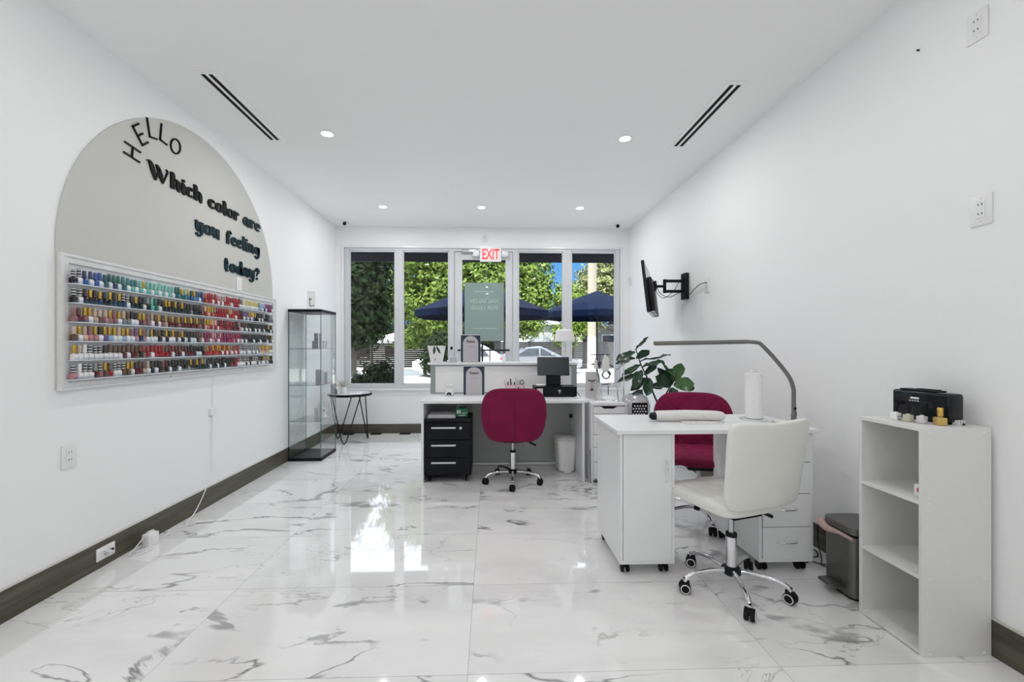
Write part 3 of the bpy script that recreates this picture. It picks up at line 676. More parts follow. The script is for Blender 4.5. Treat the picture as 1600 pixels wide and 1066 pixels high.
# ------------------------------------------------------------------ glass display cabinet
cx, cy = XL + .020 + .175, 4.84
t = thing('display_cabinet', 'tall glass display cabinet with black base and top against the left wall', 'display cabinet', (cx, cy, 0))
hw, hd = .170, .215
MB().box(-hw - .006, hw + .006, -hd - .006, hd + .006, .0, .032, bev=.003).build('base', M_blackmetal, t)
b = MB(); b.box(-hw - .006, hw + .006, -hd - .006, hd + .006, 1.600, 1.628, bev=.002); tp = b.build('top', M_blackmetal, t)
MB().box(-hw + .002, hw - .002, -hd + .002, hd - .002, 1.628, 1.632).build('top_cover', M_casing, tp)
for (x0, x1, y0, y1) in ((-hw, hw, -hd, -hd + .004), (-hw, hw, hd - .004, hd), (-hw, -hw + .004, -hd + .004, hd - .004)):
    MB().box(x0, x1, y0, y1, .032, 1.60).build('glass_panel', M_cab_glass, t)
MB().box(hw - .004, hw, -hd + .004, hd - .004, .032, 1.60).build('glass_door', M_cab_glass, t)
for (x, y) in ((-hw, -hd), (hw, -hd), (-hw, hd), (hw, hd), (-hw + .16 * 0 + .0, -hd)):
    MB().box(x - .003, x + .003, y - .003, y + .003, .032, 1.60).build('glass_edge', M_glass_edge, t)
for z in (1.205, .815, .425):
    sh = MB().box(-hw + .006, hw - .006, -hd + .006, hd - .006, z - .005, z).build('glass_shelf', M_cab_glass, t)
    MB().box(-hw + .006, hw - .006, -hd + .0045, -hd + .006, z - .005, z).build('shelf_edge', M_glass_edge, sh)
# products on its shelves (shelf top heights 1.205 / .815 / .425)
def tube_item(name, label, cat, x, y, z, r, h, m, capm=None, group='products in the display cabinet', square=False):
    t_ = thing(name, label, cat, (cx + x, cy + y, z), group=group)
    b = MB()
    if square: b.box(-r, r, -r, r, 0, h * .8, bev=.003)
    else: b.lathe([(r * .95, 0), (r, .003), (r, h * .78), (r * .8, h * .8)], n=18)
    b.build('body', m, t_, smooth=not square)
    MB().lathe([(r * .8, h * .8), (r * .8, h), (r * .7, h)], n=18).build('cap', capm or m, t_, smooth=True)
M_grey = mat('mid grey carton', (.30, .31, .32), .5); M_lg = mat('light grey carton', (.55, .56, .57), .5)
def carton(label, x, y, z, w, h, m): 
    b = MB(); b.box(-w / 2, w / 2, -w / 2, w / 2, 0, h, bev=.002)
    tag(b.build('carton', m, None, (cx + x, cy + y, z)), label, 'box', 'products in the display cabinet')
Z_1, Z_2, Z_3 = 1.206, .816, .426
carton('short grey carton, left end of the display cabinet top shelf', -.025, .08, Z_1, .030, .085, M_grey)
carton('tall grey carton on the display cabinet top shelf', .005, .07, Z_1, .034, .175, M_grey)
carton('tall slim white and grey carton beside the tall grey one, top cabinet shelf', .052, .07, Z_1, .024, .172, M_lg)
tube_item('product_tube', 'short white tube on the top cabinet shelf, second from the right', 'product tube', .088, .07, Z_1, .011, .085, M_white, M_grey)
tube_item('product_tube', 'short white tube at the right end of the top cabinet shelf', 'product tube', .122, .07, Z_1, .011, .085, M_white, M_lg)
carton('wide grey carton on the second cabinet shelf', .03, .07, Z_2, .045, .150, M_grey)
tube_item('product_jar', 'white rounded bottle on the second cabinet shelf', 'bottle', .080, .07, Z_2, .018, .140, M_white)
carton('slim grey carton at the right of the second cabinet shelf', .117, .07, Z_2, .024, .120, M_grey)
carton('small pale carton at the left of the third cabinet shelf', .005, .07, Z_3, .030, .100, M_lg)
carton('taller pale carton in the middle of the third cabinet shelf', .048, .075, Z_3, .030, .150, M_lg)
t_ = thing('white_flower_ornament', 'white artificial flower ornament with dark centre on the third cabinet shelf', 'ornament', (cx + .11, cy + .03, Z_3))
b = MB()
b.lathe([(.03, 0), (.035, .01), (.02, .035), (.008, .05)], n=16); b.tube([(0, 0, .045), (.002, -.004, .075)], .004)
for i in range(6):
    a = 2 * PI * i / 6; b.tube([(0, -.006, .085), (.018 * math.cos(a), -.010, .085 + .018 * math.sin(a)), (.036 * math.cos(a), -.004, .085 + .036 * math.sin(a))], [.004, .015, .004], 8)
b.build('petals', M_white, t_, smooth=True)
MB().lathe([(.007, 0), (.006, .006), (.002, .008)], n=12, T=Matrix.Translation((0, -.02, .085)) @ Matrix.Rotation(R(90), 4, 'X')).build('flower_centre', M_black, t_, smooth=True)
t_ = thing('letter_t_sign', 'small white upright sign with a grey letter t on top of the display cabinet', 'sign', (-1.985, 4.80, 1.632), R(12))
MB().box(-.045, .045, -.006, .006, 0, .215, bev=.004).build('panel', M_paper, t_)
MB().box(-.028, .028, -.02, .02, 0, .010, bev=.003).build('foot', M_lam_edge, t_)
text_part('lettering', 't.', .20, M_greyink, t_, (0, -.0065, .10), (R(90), 0, 0), .0005, .6)

# ------------------------------------------------------------------ round side table by the window
t = thing('side_table', 'small round side table with black hairpin legs by the front window', 'side table', (-1.83, 5.62, 0))
b = MB(); b.lathe([(.262, .590), (.272, .594), (.275, .600), (.275, .618), (.272, .622), (.262, .622)], n=56); b.build('table_rim', M_blackmetal, t, smooth=True)
MB().lathe([(.2615, .600), (.2615, .6225)], n=56).build('table_top', mat('pale marble top', (.66, .68, .69), .12, noise=.12, nscale=12), t)
for ang in (270, 150, 30):
    a = R(ang); rb, rt = .215, .235; P = []
    for s_ in (-1, 1): pass
    def pp(th, r, z): return (r * math.cos(th), r * math.sin(th), z)
    P = [pp(a - R(50), rt, .592), pp(a - R(20), rb + .0, .20), pp(a - R(7), rb + .01, .035), pp(a, rb + .012, .006), pp(a + R(7), rb + .01, .035), pp(a + R(20), rb + .0, .20), pp(a + R(50), rt, .592)]
    MB().tube([P[0], P[1], P[2]], .007, smooth=6).tube([P[4], P[5], P[6]], .007, smooth=6).tube([P[2], P[3], P[4]], .007, smooth=8).build('hairpin_leg', M_blackmetal, t, smooth=True)
t = thing('artificial_succulent', 'pale artificial succulent in a small white pot on the round side table', 'plant', (-1.895, 5.56, .6228))
MB().lathe([(.030, 0), (.034, .004), (.040, .085), (.037, .085), (.034, .070)], n=24).build('pot', M_whiteceramic, t, smooth=True)
b = MB()
for i in range(17):
    a = i * 2.4; tl = .35 + .9 * (i / 17); l = .13 - .003 * i
    b.tube([(0, 0, .07), (math.cos(a) * math.sin(tl) * l * .5, math.sin(a) * math.sin(tl) * l * .5, .07 + math.cos(tl) * l * .6), (math.cos(a) * math.sin(tl) * l, math.sin(a) * math.sin(tl) * l, .07 + math.cos(tl) * l)], [.006, .011, .002], 6, smooth=3)
b.build('leaves', mat('pale grey leaf', (.55, .55, .52), .6), t, smooth=True)
t = thing('shoe_ornament', 'small dark and pink pointed ornament beside the succulent on the side table', 'ornament', (-2.00, 5.53, .6228))
b = MB(); b.prism([(-.03, 0), (.045, 0), (.035, .05), (.0, .10), (-.03, .12)], .05, T=Matrix.Rotation(R(90), 4, 'X'), bev=.006); b.build('body', mat('slate grey gloss', (.12, .13, .14), .25), t, smooth=True)
b = MB(); b.tube([(-.03, -.025, .12), (.01, -.03, .14), (.05, -.03, .09)], [.008, .02, .006], 10, smooth=4); b.build('ribbon', M_pink, t, smooth=True)
tag(MB().box(-.075, .075, -.05, .05, 0, .004, bev=.001).build('leaflet', M_paper, None, (-1.73, 5.53, .6228), (0, 0, R(15))), 'white leaflet lying on the round side table beside the white pot', 'paper', 'papers on the side table')
tag(MB().box(-.06, .06, -.04, .04, 0, .003, bev=.001).build('leaflet', M_lg, None, (-1.72, 5.68, .6228), (0, 0, R(-20))), 'grey leaflet towards the back right of the round side table', 'paper', 'papers on the side table')

# ------------------------------------------------------------------ reception desk
t = thing('reception_desk', 'white reception desk with a raised back counter and opal panel', 'desk', (.13, 4.1, 0))
dx0, dx1, dy0, dy1 = -.755, .752, -.26, .42        # local
MB().box(dx0, dx1, dy0, dy1 - .06, .715, .740, bev=.002).build('worktop', M_lam, t)
MB().box(dx0 + .004, dx0 + .026, dy0 + .01, dy1 - .04, 0, .715, bev=.001).build('side_panel', M_lam, t)
b = MB().box(dx1 - .045, dx1 - .022, dy0 + .01, dy1 - .04, 0, .715, bev=.001)
sp_ = b.build('side_panel', M_lam, t)
b = MB()
for z in (.69, .60, .30): b.lathe([(.006, 0), (.006, .001)], n=12, T=Matrix.Translation((dx1 - .0455, .18, z)) @ Matrix.Rotation(R(-90), 4, 'Y'))
b.build('cam_cover', M_black, sp_)
MB().box(dx1 - .075, dx1 - .0455, .20, .225, .505, .54, bev=.002).build('bracket', M_black, t)
MB().box(dx0 + .026, dx1 - .045, dy1 - .10, dy1 - .082, .028, .715).build('modesty_panel', M_deskpanel, t)
MB().tube([(dx0 + .03, dy1 - .115, .016), (dx1 - .05, dy1 - .115, .016)], .014, 12).build('light_strip_rod', M_white, t, smooth=True)  # white rod shaped to stand in for the strip of light under the panel
fy0, fy1 = dy1 - .105, dy1 - .06
fr = MB()
fr.box(dx0 + .005, dx0 + .055, dy1 - .09, dy1 - .04, .740, 1.040); fr.box(dx1 - .03, dx1 + .025, dy1 - .09, dy1 - .04, .740, 1.040)
fr.box(dx0 + .055, dx1 - .03, dy1 - .085, dy1 - .045, .740, .752); fr.box(dx0 + .055, dx1 - .03, dy1 - .085, dy1 - .045, 1.024, 1.040)
fr.build('counter_frame', M_teal_frame, t)
MB().box(dx0 + .055, dx1 - .03, dy1 - .080, dy1 - .050, .752, 1.024).build('opal_panel', M_frost, t)
MB().box(dx0 - .02, dx1 + .03, dy1 - .12, dy1 + .20, 1.040, 1.062, bev=.002).build('counter_top', M_lam, t)
MB().box(dx0 + .01, dx1, dy1 - .04, dy1 - .02, .0, .74).build('front_panel', M_lam, t)
DZ = .7405; CZ = 1.0625

# black three drawer pedestal under the desk
t = thing('drawer_pedestal', 'black three drawer pedestal on castors under the left end of the desk', 'drawer unit', (-.385, 4.06, 0))
w_, d_ = .212, .20
b = MB(); b.box(-w_, w_, -d_ + .02, d_, .062, .555, bev=.003); b.box(-w_, w_, -d_, d_, .545, .572, bev=.004); b.build('carcass', M_blackmetal, t)
for z0, z1, hz in ((.388, .540, .497), (.228, .382, .338), (.066, .222, .182)):
    dr = MB().box(-w_ + .004, w_ - .004, -d_ - .002, -d_ + .02, z0, z1, bev=.003).build('drawer', M_blackmetal, t)
    b = MB(); b.box(-.145, .075, -d_ - .024, -d_ - .014, hz - .008, hz + .008, bev=.003); b.box(-.14, -.125, -d_ - .015, -d_, hz - .005, hz + .005); b.box(.055, .07, -d_ - .015, -d_, hz - .005, hz + .005)
    b.build('handle', mat('satin silver handle', (.62, .63, .65), .3, metal=.6), dr, smooth=False)
MB().lathe([(.013, 0), (.013, .004), (.009, .006)], n=20, T=Matrix.Translation((.118, -d_ - .002, .492)) @ Matrix.Rotation(R(90), 4, 'X')).build('lock', M_steel, t, smooth=True)
for sx in (-1, 1):
    for sy in (-1, 1):
        b = MB(); b.cyl((0, 0, 0), .027, .016, 20, T=Matrix.Translation((sx * .165 - .008, sy * .15, .0275)) @ Matrix.Rotation(R(90), 4, 'Y')); b.box(sx * .165 - .014, sx * .165 + .014, sy * .15 - .01, sy * .15 + .02, .045, .063); b.build('castor', M_rubber, t)
tag(MB().box(-.135, .125, -.12, .12, 0, .010, bev=.002).box(-.13, .12, -.12, .115, .010, .020, bev=.002, T=Matrix.Rotation(R(3), 4, 'Z')).box(-.125, .12, -.11, .115, .020, .028, bev=.003, T=Matrix.Rotation(R(-2), 4, 'Z')).build('paper_stack', mat('lilac white paper', (.66, .64, .67), .7, noise=.1, nscale=30), None, (-.445, 4.03, .5725)), 'low stack of pale papers on top of the black pedestal', 'papers')
t = thing('glove_box', 'green and white printed box on top of the black pedestal', 'box', (-.275, 4.05, .5725), R(10))
MB().box(-.055, .055, -.06, .06, 0, .075, bev=.002).build('carton', M_green, t)
b = MB(); b.box(-.048, -.012, -.0612, -.060, .030, .062); b.box(-.005, .048, -.0612, -.060, .030, .038); b.box(-.03, .03, -.0612, -.060, .008, .018); b.build('printed_label', M_paper, t)
b = MB(); b.tube([(-.04, -.02, .075), (-.02, 0, .10), (.02, .01, .095), (.045, .03, .08)], [.006, .02, .018, .006], 8, smooth=4); b.build('wrapping', mat('clear film', (.2, .26, .25), .15), t, smooth=True)
b = MB(); b.tube([(-.60, 3.865, .014), (-.575, 3.90, .03), (-.55, 3.95, .05)], .007, 10)
tag(b.build('levelling_foot', M_steel, smooth=True), 'small metal rod standing at the front left foot of the desk', 'rod')

# white pedal bin under the desk
t = thing('pedal_bin', 'small white pedal bin under the right end of the reception desk', 'bin', (.745, 4.22, 0), R(4))
def frus(b, w0, d0, w1, d1, z0, z1, n=2, T=None):
    def ring(w, d_, z): return [(x, y, z) for x, y in rr(w, d_, min(w, d_) * .22)]
    A, B_ = ring(w0, d0, z0), ring(w1, d1, z1); m_ = len(A)
    b.raw(A + B_, [(i, (i + 1) % m_, m_ + (i + 1) % m_, m_ + i) for i in range(m_)] + [tuple(range(m_))[::-1], tuple(range(m_, 2 * m_))], T)
def rr(w, d_, r, k=5):
    o = []
    for cx_, cy_, a0 in ((w / 2 - r, d_ / 2 - r, 0), (-w / 2 + r, d_ / 2 - r, 90), (-w / 2 + r, -d_ / 2 + r, 180), (w / 2 - r, -d_ / 2 + r, 270)):
        for i in range(k + 1): o.append((cx_ + r * math.cos(R(a0 + 90 * i / k)), cy_ + r * math.sin(R(a0 + 90 * i / k))))
    return o
b = MB(); frus(b, .160, .17, .195, .21, .012, .305); b.build('body', M_white, t, smooth=True)
b = MB(); frus(b, .205, .22, .205, .22, .305, .330); frus(b, .205, .22, .17, .18, .330, .345); b.build('lid', mat('pale grey plastic', (.62, .62, .61), .4), t, smooth=True)
MB().box(-.04, .04, -.125, -.08, .004, .016, bev=.004).build('pedal', M_white, t, smooth=True)
b = MB(); b.tube([(-.105, -.05, .295), (-.05, -.118, .30), (.05, -.118, .295), (.112, -.05, .27), (.108, .03, .26)], [.006, .004, .004, .010, .004], 8, smooth=4); b.build('bin_liner', M_paper, t, smooth=True)
MB().lathe([(.005, 0), (.005, .002)], n=12, T=Matrix.Translation((-.0, -.101, .22)) @ Matrix.Rotation(R(90), 4, 'X')).build('button', M_lam_edge, t)

# ------------------------------------------------------------------ white slim drawer unit beside the desk
t = thing('white_drawer_unit', 'slim white drawer unit standing between the reception desk and the plant', 'drawer unit', (1.072, 4.04, 0))
w_, d_ = .166, .24
b = MB(); b.box(-w_, -w_ + .018, -d_, d_, 0, .70, bev=.001); b.box(w_ - .018, w_, -d_, d_, 0, .70, bev=.001); b.box(-w_ + .018, w_ - .018, d_ - .01, d_, 0, .70); b.box(-w_, w_, -d_, d_, .695, .722, bev=.002); b.box(-w_ + .018, w_ - .018, -d_ + .02, d_ - .01, .02, .04)
b.build('carcass', M_lam, t)
zs = [.690, .622, .547, .434, .322, .190, .040]
for i in range(6):
    z1, z0 = zs[i] - .002, zs[i + 1] + .002
    b = MB()
    if i == 0:
        T = Matrix(((1, 0, 0, 0), (0, 0, 1, -d_ + .002), (0, 1, 0, 0), (0, 0, 0, 1)))
        x_ = w_ - .021
        b.prism([(-x_, z0), (x_, z0), (x_, z1), (.075, z1), (.045, z1 - .020), (-.045, z1 - .020), (-.075, z1), (-x_, z1)], .016, T)
        b.mi = 1; b.box(-.08, .08, -d_ + .019, -d_ + .021, z1 - .03, z1)
    else: b.box(-w_ + .021, w_ - .021, -d_ + .002, -d_ + .018, z0, z1, bev=.001)
    b.build('drawer_front', [M_lam, M_black], t)
AZ = .7225
# desk-top items: back counter first
t = thing('plant_pot', 'white square tapered planter printed with green leaves at the left end of the counter', 'planter', (-.565, 4.52, CZ))
def taper(b, w0, w1, h, T=None): b.raw([(-w0, -w0, 0), (w0, -w0, 0), (w0, w0, 0), (-w0, w0, 0), (-w1, -w1, h), (w1, -w1, h), (w1, w1, h), (-w1, w1, h)], [(3, 2, 1, 0), (4, 5, 6, 7), (0, 1, 5, 4), (1, 2, 6, 5), (2, 3, 7, 6), (3, 0, 4, 7)], T)
b = MB(); taper(b, .056, .086, .175); b.build('pot', M_whiteceramic, t)
MB().box(-.078, .078, -.078, .078, .170, .1755).build('soil', M_black, t)
b = MB()
for (x0, z0, x1, z1, w) in ((-.02, .085, -.012, .172, .014), (.045, .09, .008, .172, .014), (-.01, .015, -.008, .045, .005)):
    n_ = 8; L_, R_ = [], []
    for i in range(n_ + 1):
        q = i / n_; x = x0 + (x1 - x0) * q; z = z0 + (z1 - z0) * q; yy = -(.056 + .030 * z / .175) - .0008; hw_ = w * math.sin(PI * min(1, q * .9 + .05)) 
        L_.append((x - hw_, yy, z)); R_.append((x + hw_, yy, z))
    b.raw(L_ + R_, [(i, i + 1, n_ + 2 + i, n_ + 1 + i) for i in range(n_)])
b.build('leaf_print', M_leaf, t)
t = thing('glass_jar', 'small clear glass jar with dark stopper on the back counter beside the planter', 'jar', (-.385, 4.49, CZ))
MB().box(-.040, .040, -.035, .035, 0, .135, bev=.006).build('jar_body', pane_mat('jar glass', (.95, .96, .96), 2.0, 1.5), t, smooth=False)
MB().box(-.036, .036, -.031, .031, .003, .05, bev=.004).build('contents', M_lg, t)
MB().lathe([(.010, .135), (.016, .15), (.012, .165)], c=(-.022, 0, 0), n=14).build('stopper', M_black, t, smooth=True)
def arch_sign(label, loc, w, h, rz=0):
    t = thing('menu_sign', label, 'sign', loc, rz, 'framed price cards on the reception desk')
    MB().box(-w / 2, w / 2, 0, .008, .004, h, bev=.001).build('card', M_navy, t)
    aw = w * .39; P = [(aw, .006)] + [(aw * math.cos(PI * i / 24), h - aw - .008 + aw * math.sin(PI * i / 24)) for i in range(25)] + [(-aw, .006)]
    b = MB(); b.prism(P, .0012, T=Matrix(((1, 0, 0, 0), (0, 0, -1, 0), (0, 1, 0, 0), (0, 0, 0, 1)))); b.build('arch_print', M_arch_card, t)
    text_part('heading', 'Rates', .040, M_ink, t, (0, -.0015, h * .77), (R(90), 0, 0), .0004, 1, .0008)
    b = MB(); b.box(-.035, .035, -.0017, -.0012, h * .58, h * .58 + .004); b.build('text_line', M_greyink, t)
    MB().box(-w / 2 - .002, w / 2 + .002, -.012, .03, 0, .004).box(-w / 2 - .002, w / 2 + .002, .008, .010, .004, h + .006).box(-w / 2 - .002, w / 2 + .002, -.001, .009, h, h + .006).build('acrylic_stand', M_casing, t)
arch_sign('navy and lilac arched price card standing on the raised back counter', (-.205, 4.47, CZ), .205, .285)
arch_sign('navy and lilac arched price card standing on the lower desk top', (-.163, 4.27, DZ), .208, .290)
t = thing('oil_burner', 'small white ceramic oil burner on the desk left of the price card', 'oil burner', (-.407, 4.27, DZ))
b = MB(); b.lathe([(.036, 0), (.046, .012), (.047, .035), (.038, .06), (.022, .078), (.024, .086), (.046, .100), (.047, .106), (.040, .106), (.020, .094)], n=28); b.build('body', M_whiteceramic, t, smooth=True)
P = [(.024 * math.cos(PI * i / 14), .010 + .026 * math.sin(PI * i / 14)) for i in range(15)]
MB().prism(P, .003, T=Matrix(((1, 0, 0, 0), (0, 0, -1, -.0445), (0, 1, 0, 0), (0, 0, 0, 1)))).build('candle_opening', M_black, t)
MB().lathe([(.012, 0), (.012, .018)], c=(0, -.036, .008), n=16).build('tealight', M_lam_edge, t, smooth=True)
t = thing('pen_organizer', 'pale pink two bay pen organizer holding pens on the desk', 'organizer', (.258, 4.27, DZ))
b = MB()
for x0, x1, h in ((-.108, -.012, .105), (.0, .075, .105)):
    b.box(x0, x1, -.035, -.032, 0, h); b.box(x0, x1, .032, .035, 0, h); b.box(x0, x0 + .003, -.032, .032, 0, h); b.box(x1 - .003, x1, -.032, .032, 0, h); b.box(x0, x1, -.032, .032, 0, .003)
b.build('holder', M_pink, t)
b = MB(); b.box(.018, .028, -.0365, -.035, .02, .085); b.box(.018, .055, -.0365, -.035, .050, .058); b.box(.075, .079, -.03, .03, .01, .10); b.build('dark_clip', M_black, t)
for i, (x, y, lx, h, m_, nm) in enumerate(((-.095, .0, -.02, .150, M_pink, 'pink pen leaning left in the organizer'), (-.075, -.01, -.006, .135, M_black, 'short black marker in the pink organizer'), (-.058, .01, .010, .128, M_velvet_dark, 'dark red pen in the pink organizer'), (-.045, 0, -.01, .165, M_black, 'tallest black pen in the pink organizer'), (-.028, .01, .014, .130, M_blackmetal, 'black pen at the right of the left organizer bay'))):
    tag(MB().tube([(0, 0, 0), (lx, 0, h - .004)], .0055 if i else .006, 8).build('pen', m_, None, (.258 + x, 4.27 + y, DZ + .004), smooth=True), nm, 'pen', 'pens in the organizer')
t = thing('tape_dispenser', 'grey tape dispenser with a round hub standing in the organizer', 'tape dispenser', (.295, 4.275, DZ + .004))
MB().box(-.028, .045, -.012, .012, 0, .160, bev=.006).build('body', M_lg, t)
T = Matrix.Translation((.022, -.013, .125)) @ Matrix.Rotation(R(90), 4, 'X')
MB().lathe([(.022, 0), (.022, .003), (.010, .003), (.010, .0)], n=24, T=T).build('hub', M_black, t); MB().lathe([(.016, .0032), (.016, .004)], n=24, T=T).build('tape_roll', M_lg, t)
tag(MB().tube([(0, 0, 0), (-.008, 0, .176)], .004, 8).build('pen', M_lg, None, (.262, 4.285, DZ + .004), smooth=True), 'thin grey pen standing beside the tape dispenser', 'pen', 'pens in the organizer')

# cash drawer and till screen
t = thing('cash_drawer', 'low black cash drawer on the desk under the till screen', 'cash drawer', (.635, 4.20, DZ))
MB().box(-.205, .205, -.10, .125, .006, .098, bev=.003).build('case', M_blackmetal, t)
fd = MB().box(-.200, .200, -.104, -.10, .012, .080, bev=.002).build('drawer_front', M_blackmetal, t)
MB().lathe([(.012, 0), (.012, .006)], n=16, T=Matrix.Translation((.035, -.104, .060)) @ Matrix.Rotation(R(90), 4, 'X')).box(.033, .037, -.112, -.108, .028, .058).build('key', M_steel, fd)
b = MB()
for sx in (-1, 1): b.box(sx * .17 - .02, sx * .17 + .02, -.09, -.07, 0, .006)
b.build('foot', M_rubber, t)
tag(MB().box(-.028, .028, 0, .004, 0, .085, bev=.001).build('card', mat('pinkish card', (.60, .52, .55), .6), None, (.478, 4.078, DZ)), 'small pinkish card propped against the left of the cash drawer', 'card')
tag(MB().box(-.10, .10, -.05, .06, 0, .010, bev=.002).build('paper_pile', M_paper, None, (.56, 4.24, DZ + .0985)), 'white papers lying on the cash drawer behind the till stand', 'papers')
t = thing('till_screen', 'black till touchscreen seen from the back on a chunky stand', 'monitor', (.620, 4.17, DZ + .0985))
b = MB(); b.box(-.075, .075, -.05, .05, 0, .012, bev=.003); b.box(-.070, .070, -.02, .02, .012, .150, bev=.005); b.box(-.072, .072, -.024, -.02, .03, .04); b.box(-.072, .072, -.024, -.02, .065, .075); b.build('stand', M_blackmetal, t)
b = MB(); T = Matrix.Translation((0, .0, .195)) @ Matrix.Rotation(R(-10), 4, 'X')
b.box(-.158, .158, -.012, .012, -.092, .092, bev=.008, T=T); b.build('screen_shell', mat('glossy charcoal', (.012, .018, .021), .25), t, smooth=True)
MB().box(-.150, .150, -.0145, -.0125, -.085, .085, T=T).build('screen_face', mat('dim screen glass', (.018, .030, .034), .2), t)
tag(MB().box(-.03, .03, -.03, .03, 0, .012, bev=.005).build('card_reader_puck', M_white, None, (.828, 3.99, DZ), smooth=True), 'small white rounded puck at the right end of the desk top', 'card reader')
tag(MB().tube([(.842, 4.22, DZ + .07), (.858, 4.16, DZ + .03), (.870, 4.08, DZ + .004)], .003, smooth=4).build('cable', M_black, smooth=True), 'thin black cable behind the right side of the cash drawer', 'cable')
# counter lamp
t = thing('table_lamp', 'small white table lamp with scalloped shade and twisted stem on the back counter', 'lamp', (.790, 4.50, CZ))
MB().lathe([(.045, 0), (.045, .008), (.020, .016), (.012, .022)], n=24).build('base', M_whiteceramic, t, smooth=True)
MB().lathe([(.012 + .008 * abs(math.sin(i * 1.57 / 1.0)), .02 + i * .018) for i in range(12)], n=16).build('stem', M_whiteceramic, t, smooth=True)
prof = [(.070, .345), (.088, .335), (.100, .29), (.108, .222)]
n_ = 40; vs, fs = [], []
for k, (r_, z) in enumerate([(.0, .347)] + prof + [(.104, .224), (.085, .325), (0, .335)]):
    for i in range(n_):
        a = 2 * PI * i / n_; sc = .006 * math.cos(10 * a) if k in (4, 5) else 0
        vs.append((r_ * math.cos(a), r_ * math.sin(a), z + sc))
for k in range(7):
    for i in range(n_): fs.append((k * n_ + i, k * n_ + (i + 1) % n_, (k + 1) * n_ + (i + 1) % n_, (k + 1) * n_ + i))
b = MB(); b.raw(vs, fs); bmesh.ops.remove_doubles(b.bm, verts=b.bm.verts[:], dist=1e-5); b.build('shade', mat('white lamp shade', (.86, .86, .86), .6), t, smooth=True)
MB().lathe([(.006, .345), (.010, .358), (.004, .368)], n=12).build('finial', M_whiteceramic, t, smooth=True)

# jewellery stands and frames on the white drawer unit and the desk corner
t = thing('earring_board', 'clear acrylic board with dark red beaded jewellery beside the till', 'display stand', (.985, 4.10, AZ))
MB().box(-.065, .055, -.002, .002, 0, .275).build('board', pane_mat('frosted acrylic', (.97, .97, .97), 1.2, 1.5), t)
MB().box(-.06, .05, .003, .0045, .01, .262).build('backing_card', mat('pale grey card', (.74, .73, .72), .6), t)
b = MB()
for i in range(8): b.lathe([(.002, -.006), (.0075, 0), (.002, .006)], n=8, c=(-.030 + i * .0085, -.008, .178 - .002 * math.sin(i * .45) * 3))
b.tube([(.0, -.006, .172), (.0, -.006, .10)], .0012)
b.build('beads', mat('dark red beads', (.10, .01, .015), .2), t, smooth=True)
b = MB(); b.lathe([(.004, -.012), (.016, 0), (.004, .012)], n=10, c=(0, -.008, .09)); b.build('pendant', M_velvet_dark, t, smooth=True)
t = thing('jewellery_tree', 'thin metal jewellery stand with crossbars and grey earring cards', 'jewellery stand', (1.035, 3.99, AZ))
b = MB(); b.box(-.05, .05, -.035, .035, 0, .006, bev=.002)
for x in (-.016, 0, .016): b.tube([(x, 0, .006), (x, 0, .29 + (0 if x else .0))], .003)
b.build('post', M_steel, t, smooth=True)
b = MB(); b.tube([(-.03, 0, .43), (0, 0, .29)], .003); b.tube([(-.09, 0, .43), (.09, 0, .43)], .004); b.tube([(0, 0, .29), (0, 0, .43)], .0035); b.tube([(-.10, 0, .335), (.075, 0, .335)], .004); b.build('crossbar', M_blackmetal, t, smooth=True)
for (x, w, z0, z1, nm) in ((-.045, .020, .30, .40, 0), (.045, .042, .275, .435, 1)):
    P = [(-w * .8, 0), (w, 0), (w, (z1 - z0) * .75), (0, z1 - z0), (-w * .55, (z1 - z0) * .6)]
    MB().prism(P, .003, T=Matrix(((1, 0, 0, x), (0, 0, -1, -.004), (0, 1, 0, z0), (0, 0, 0, 1)))).build('earring_card', mat('pale grey card', (.62, .62, .62), .6), t)
b = MB()
for i in range(7): b.lathe([(.002, -.006), (.0075, 0), (.002, .006)], n=8, c=(.025 + i * .011, -.008, .148 + .001 * i))
b.tube([(.078, -.006, .14), (.078, -.006, .05)], .004)
b.build('bracelet', mat('dark teal beads', (.015, .04, .05), .2), t, smooth=True)
t = thing('jewellery_display', 'narrow chrome rectangular display frame at the right of the drawer unit', 'display stand', (1.205, 3.90, AZ), R(0))
b = MB(); b.tube([(.03, 0, .004), (.03, 0, .345), (.03, .0, .35)], .0055); b.tube([(.03, 0, .345), (-.035, .03, .29)], .006); b.tube([(-.035, .03, .29), (-.015, .02, .004)], .0055); b.box(-.07, .05, -.03, .05, 0, .006, bev=.002)
b.build('frame', M_chrome, t, smooth=True)
for x, y, rz, w, d_, nm in ((1.02, 3.86, 20, .07, .05, 'white paper sheet at the front left of the drawer unit top'), (1.10, 4.14, -14, .09, .06, 'white paper sheet behind the jewellery stand')):
    tag(MB().box(-w, w, -d_, d_, 0, .003).build('paper_sheet', M_paper, None, (x, y, AZ), (0, 0, R(rz))), nm, 'paper', 'papers on the drawer unit')
tag(MB().box(-.055, .055, -.075, .075, 0, .012, bev=.002).build('leaflet_pile', M_paper, None, (1.02, 4.20, AZ)), 'pile of white leaflets at the back left of the drawer unit top', 'paper')
tag(MB().tube([(.925, 3.84, .13), (.94, 3.82, .06), (.96, 3.81, .012), (.905, 3.80, .010), (.900, 3.81, .30)], .003, smooth=6).build('cable', M_black, smooth=True), 'thin black cable between the desk side and the white drawer unit', 'cable')

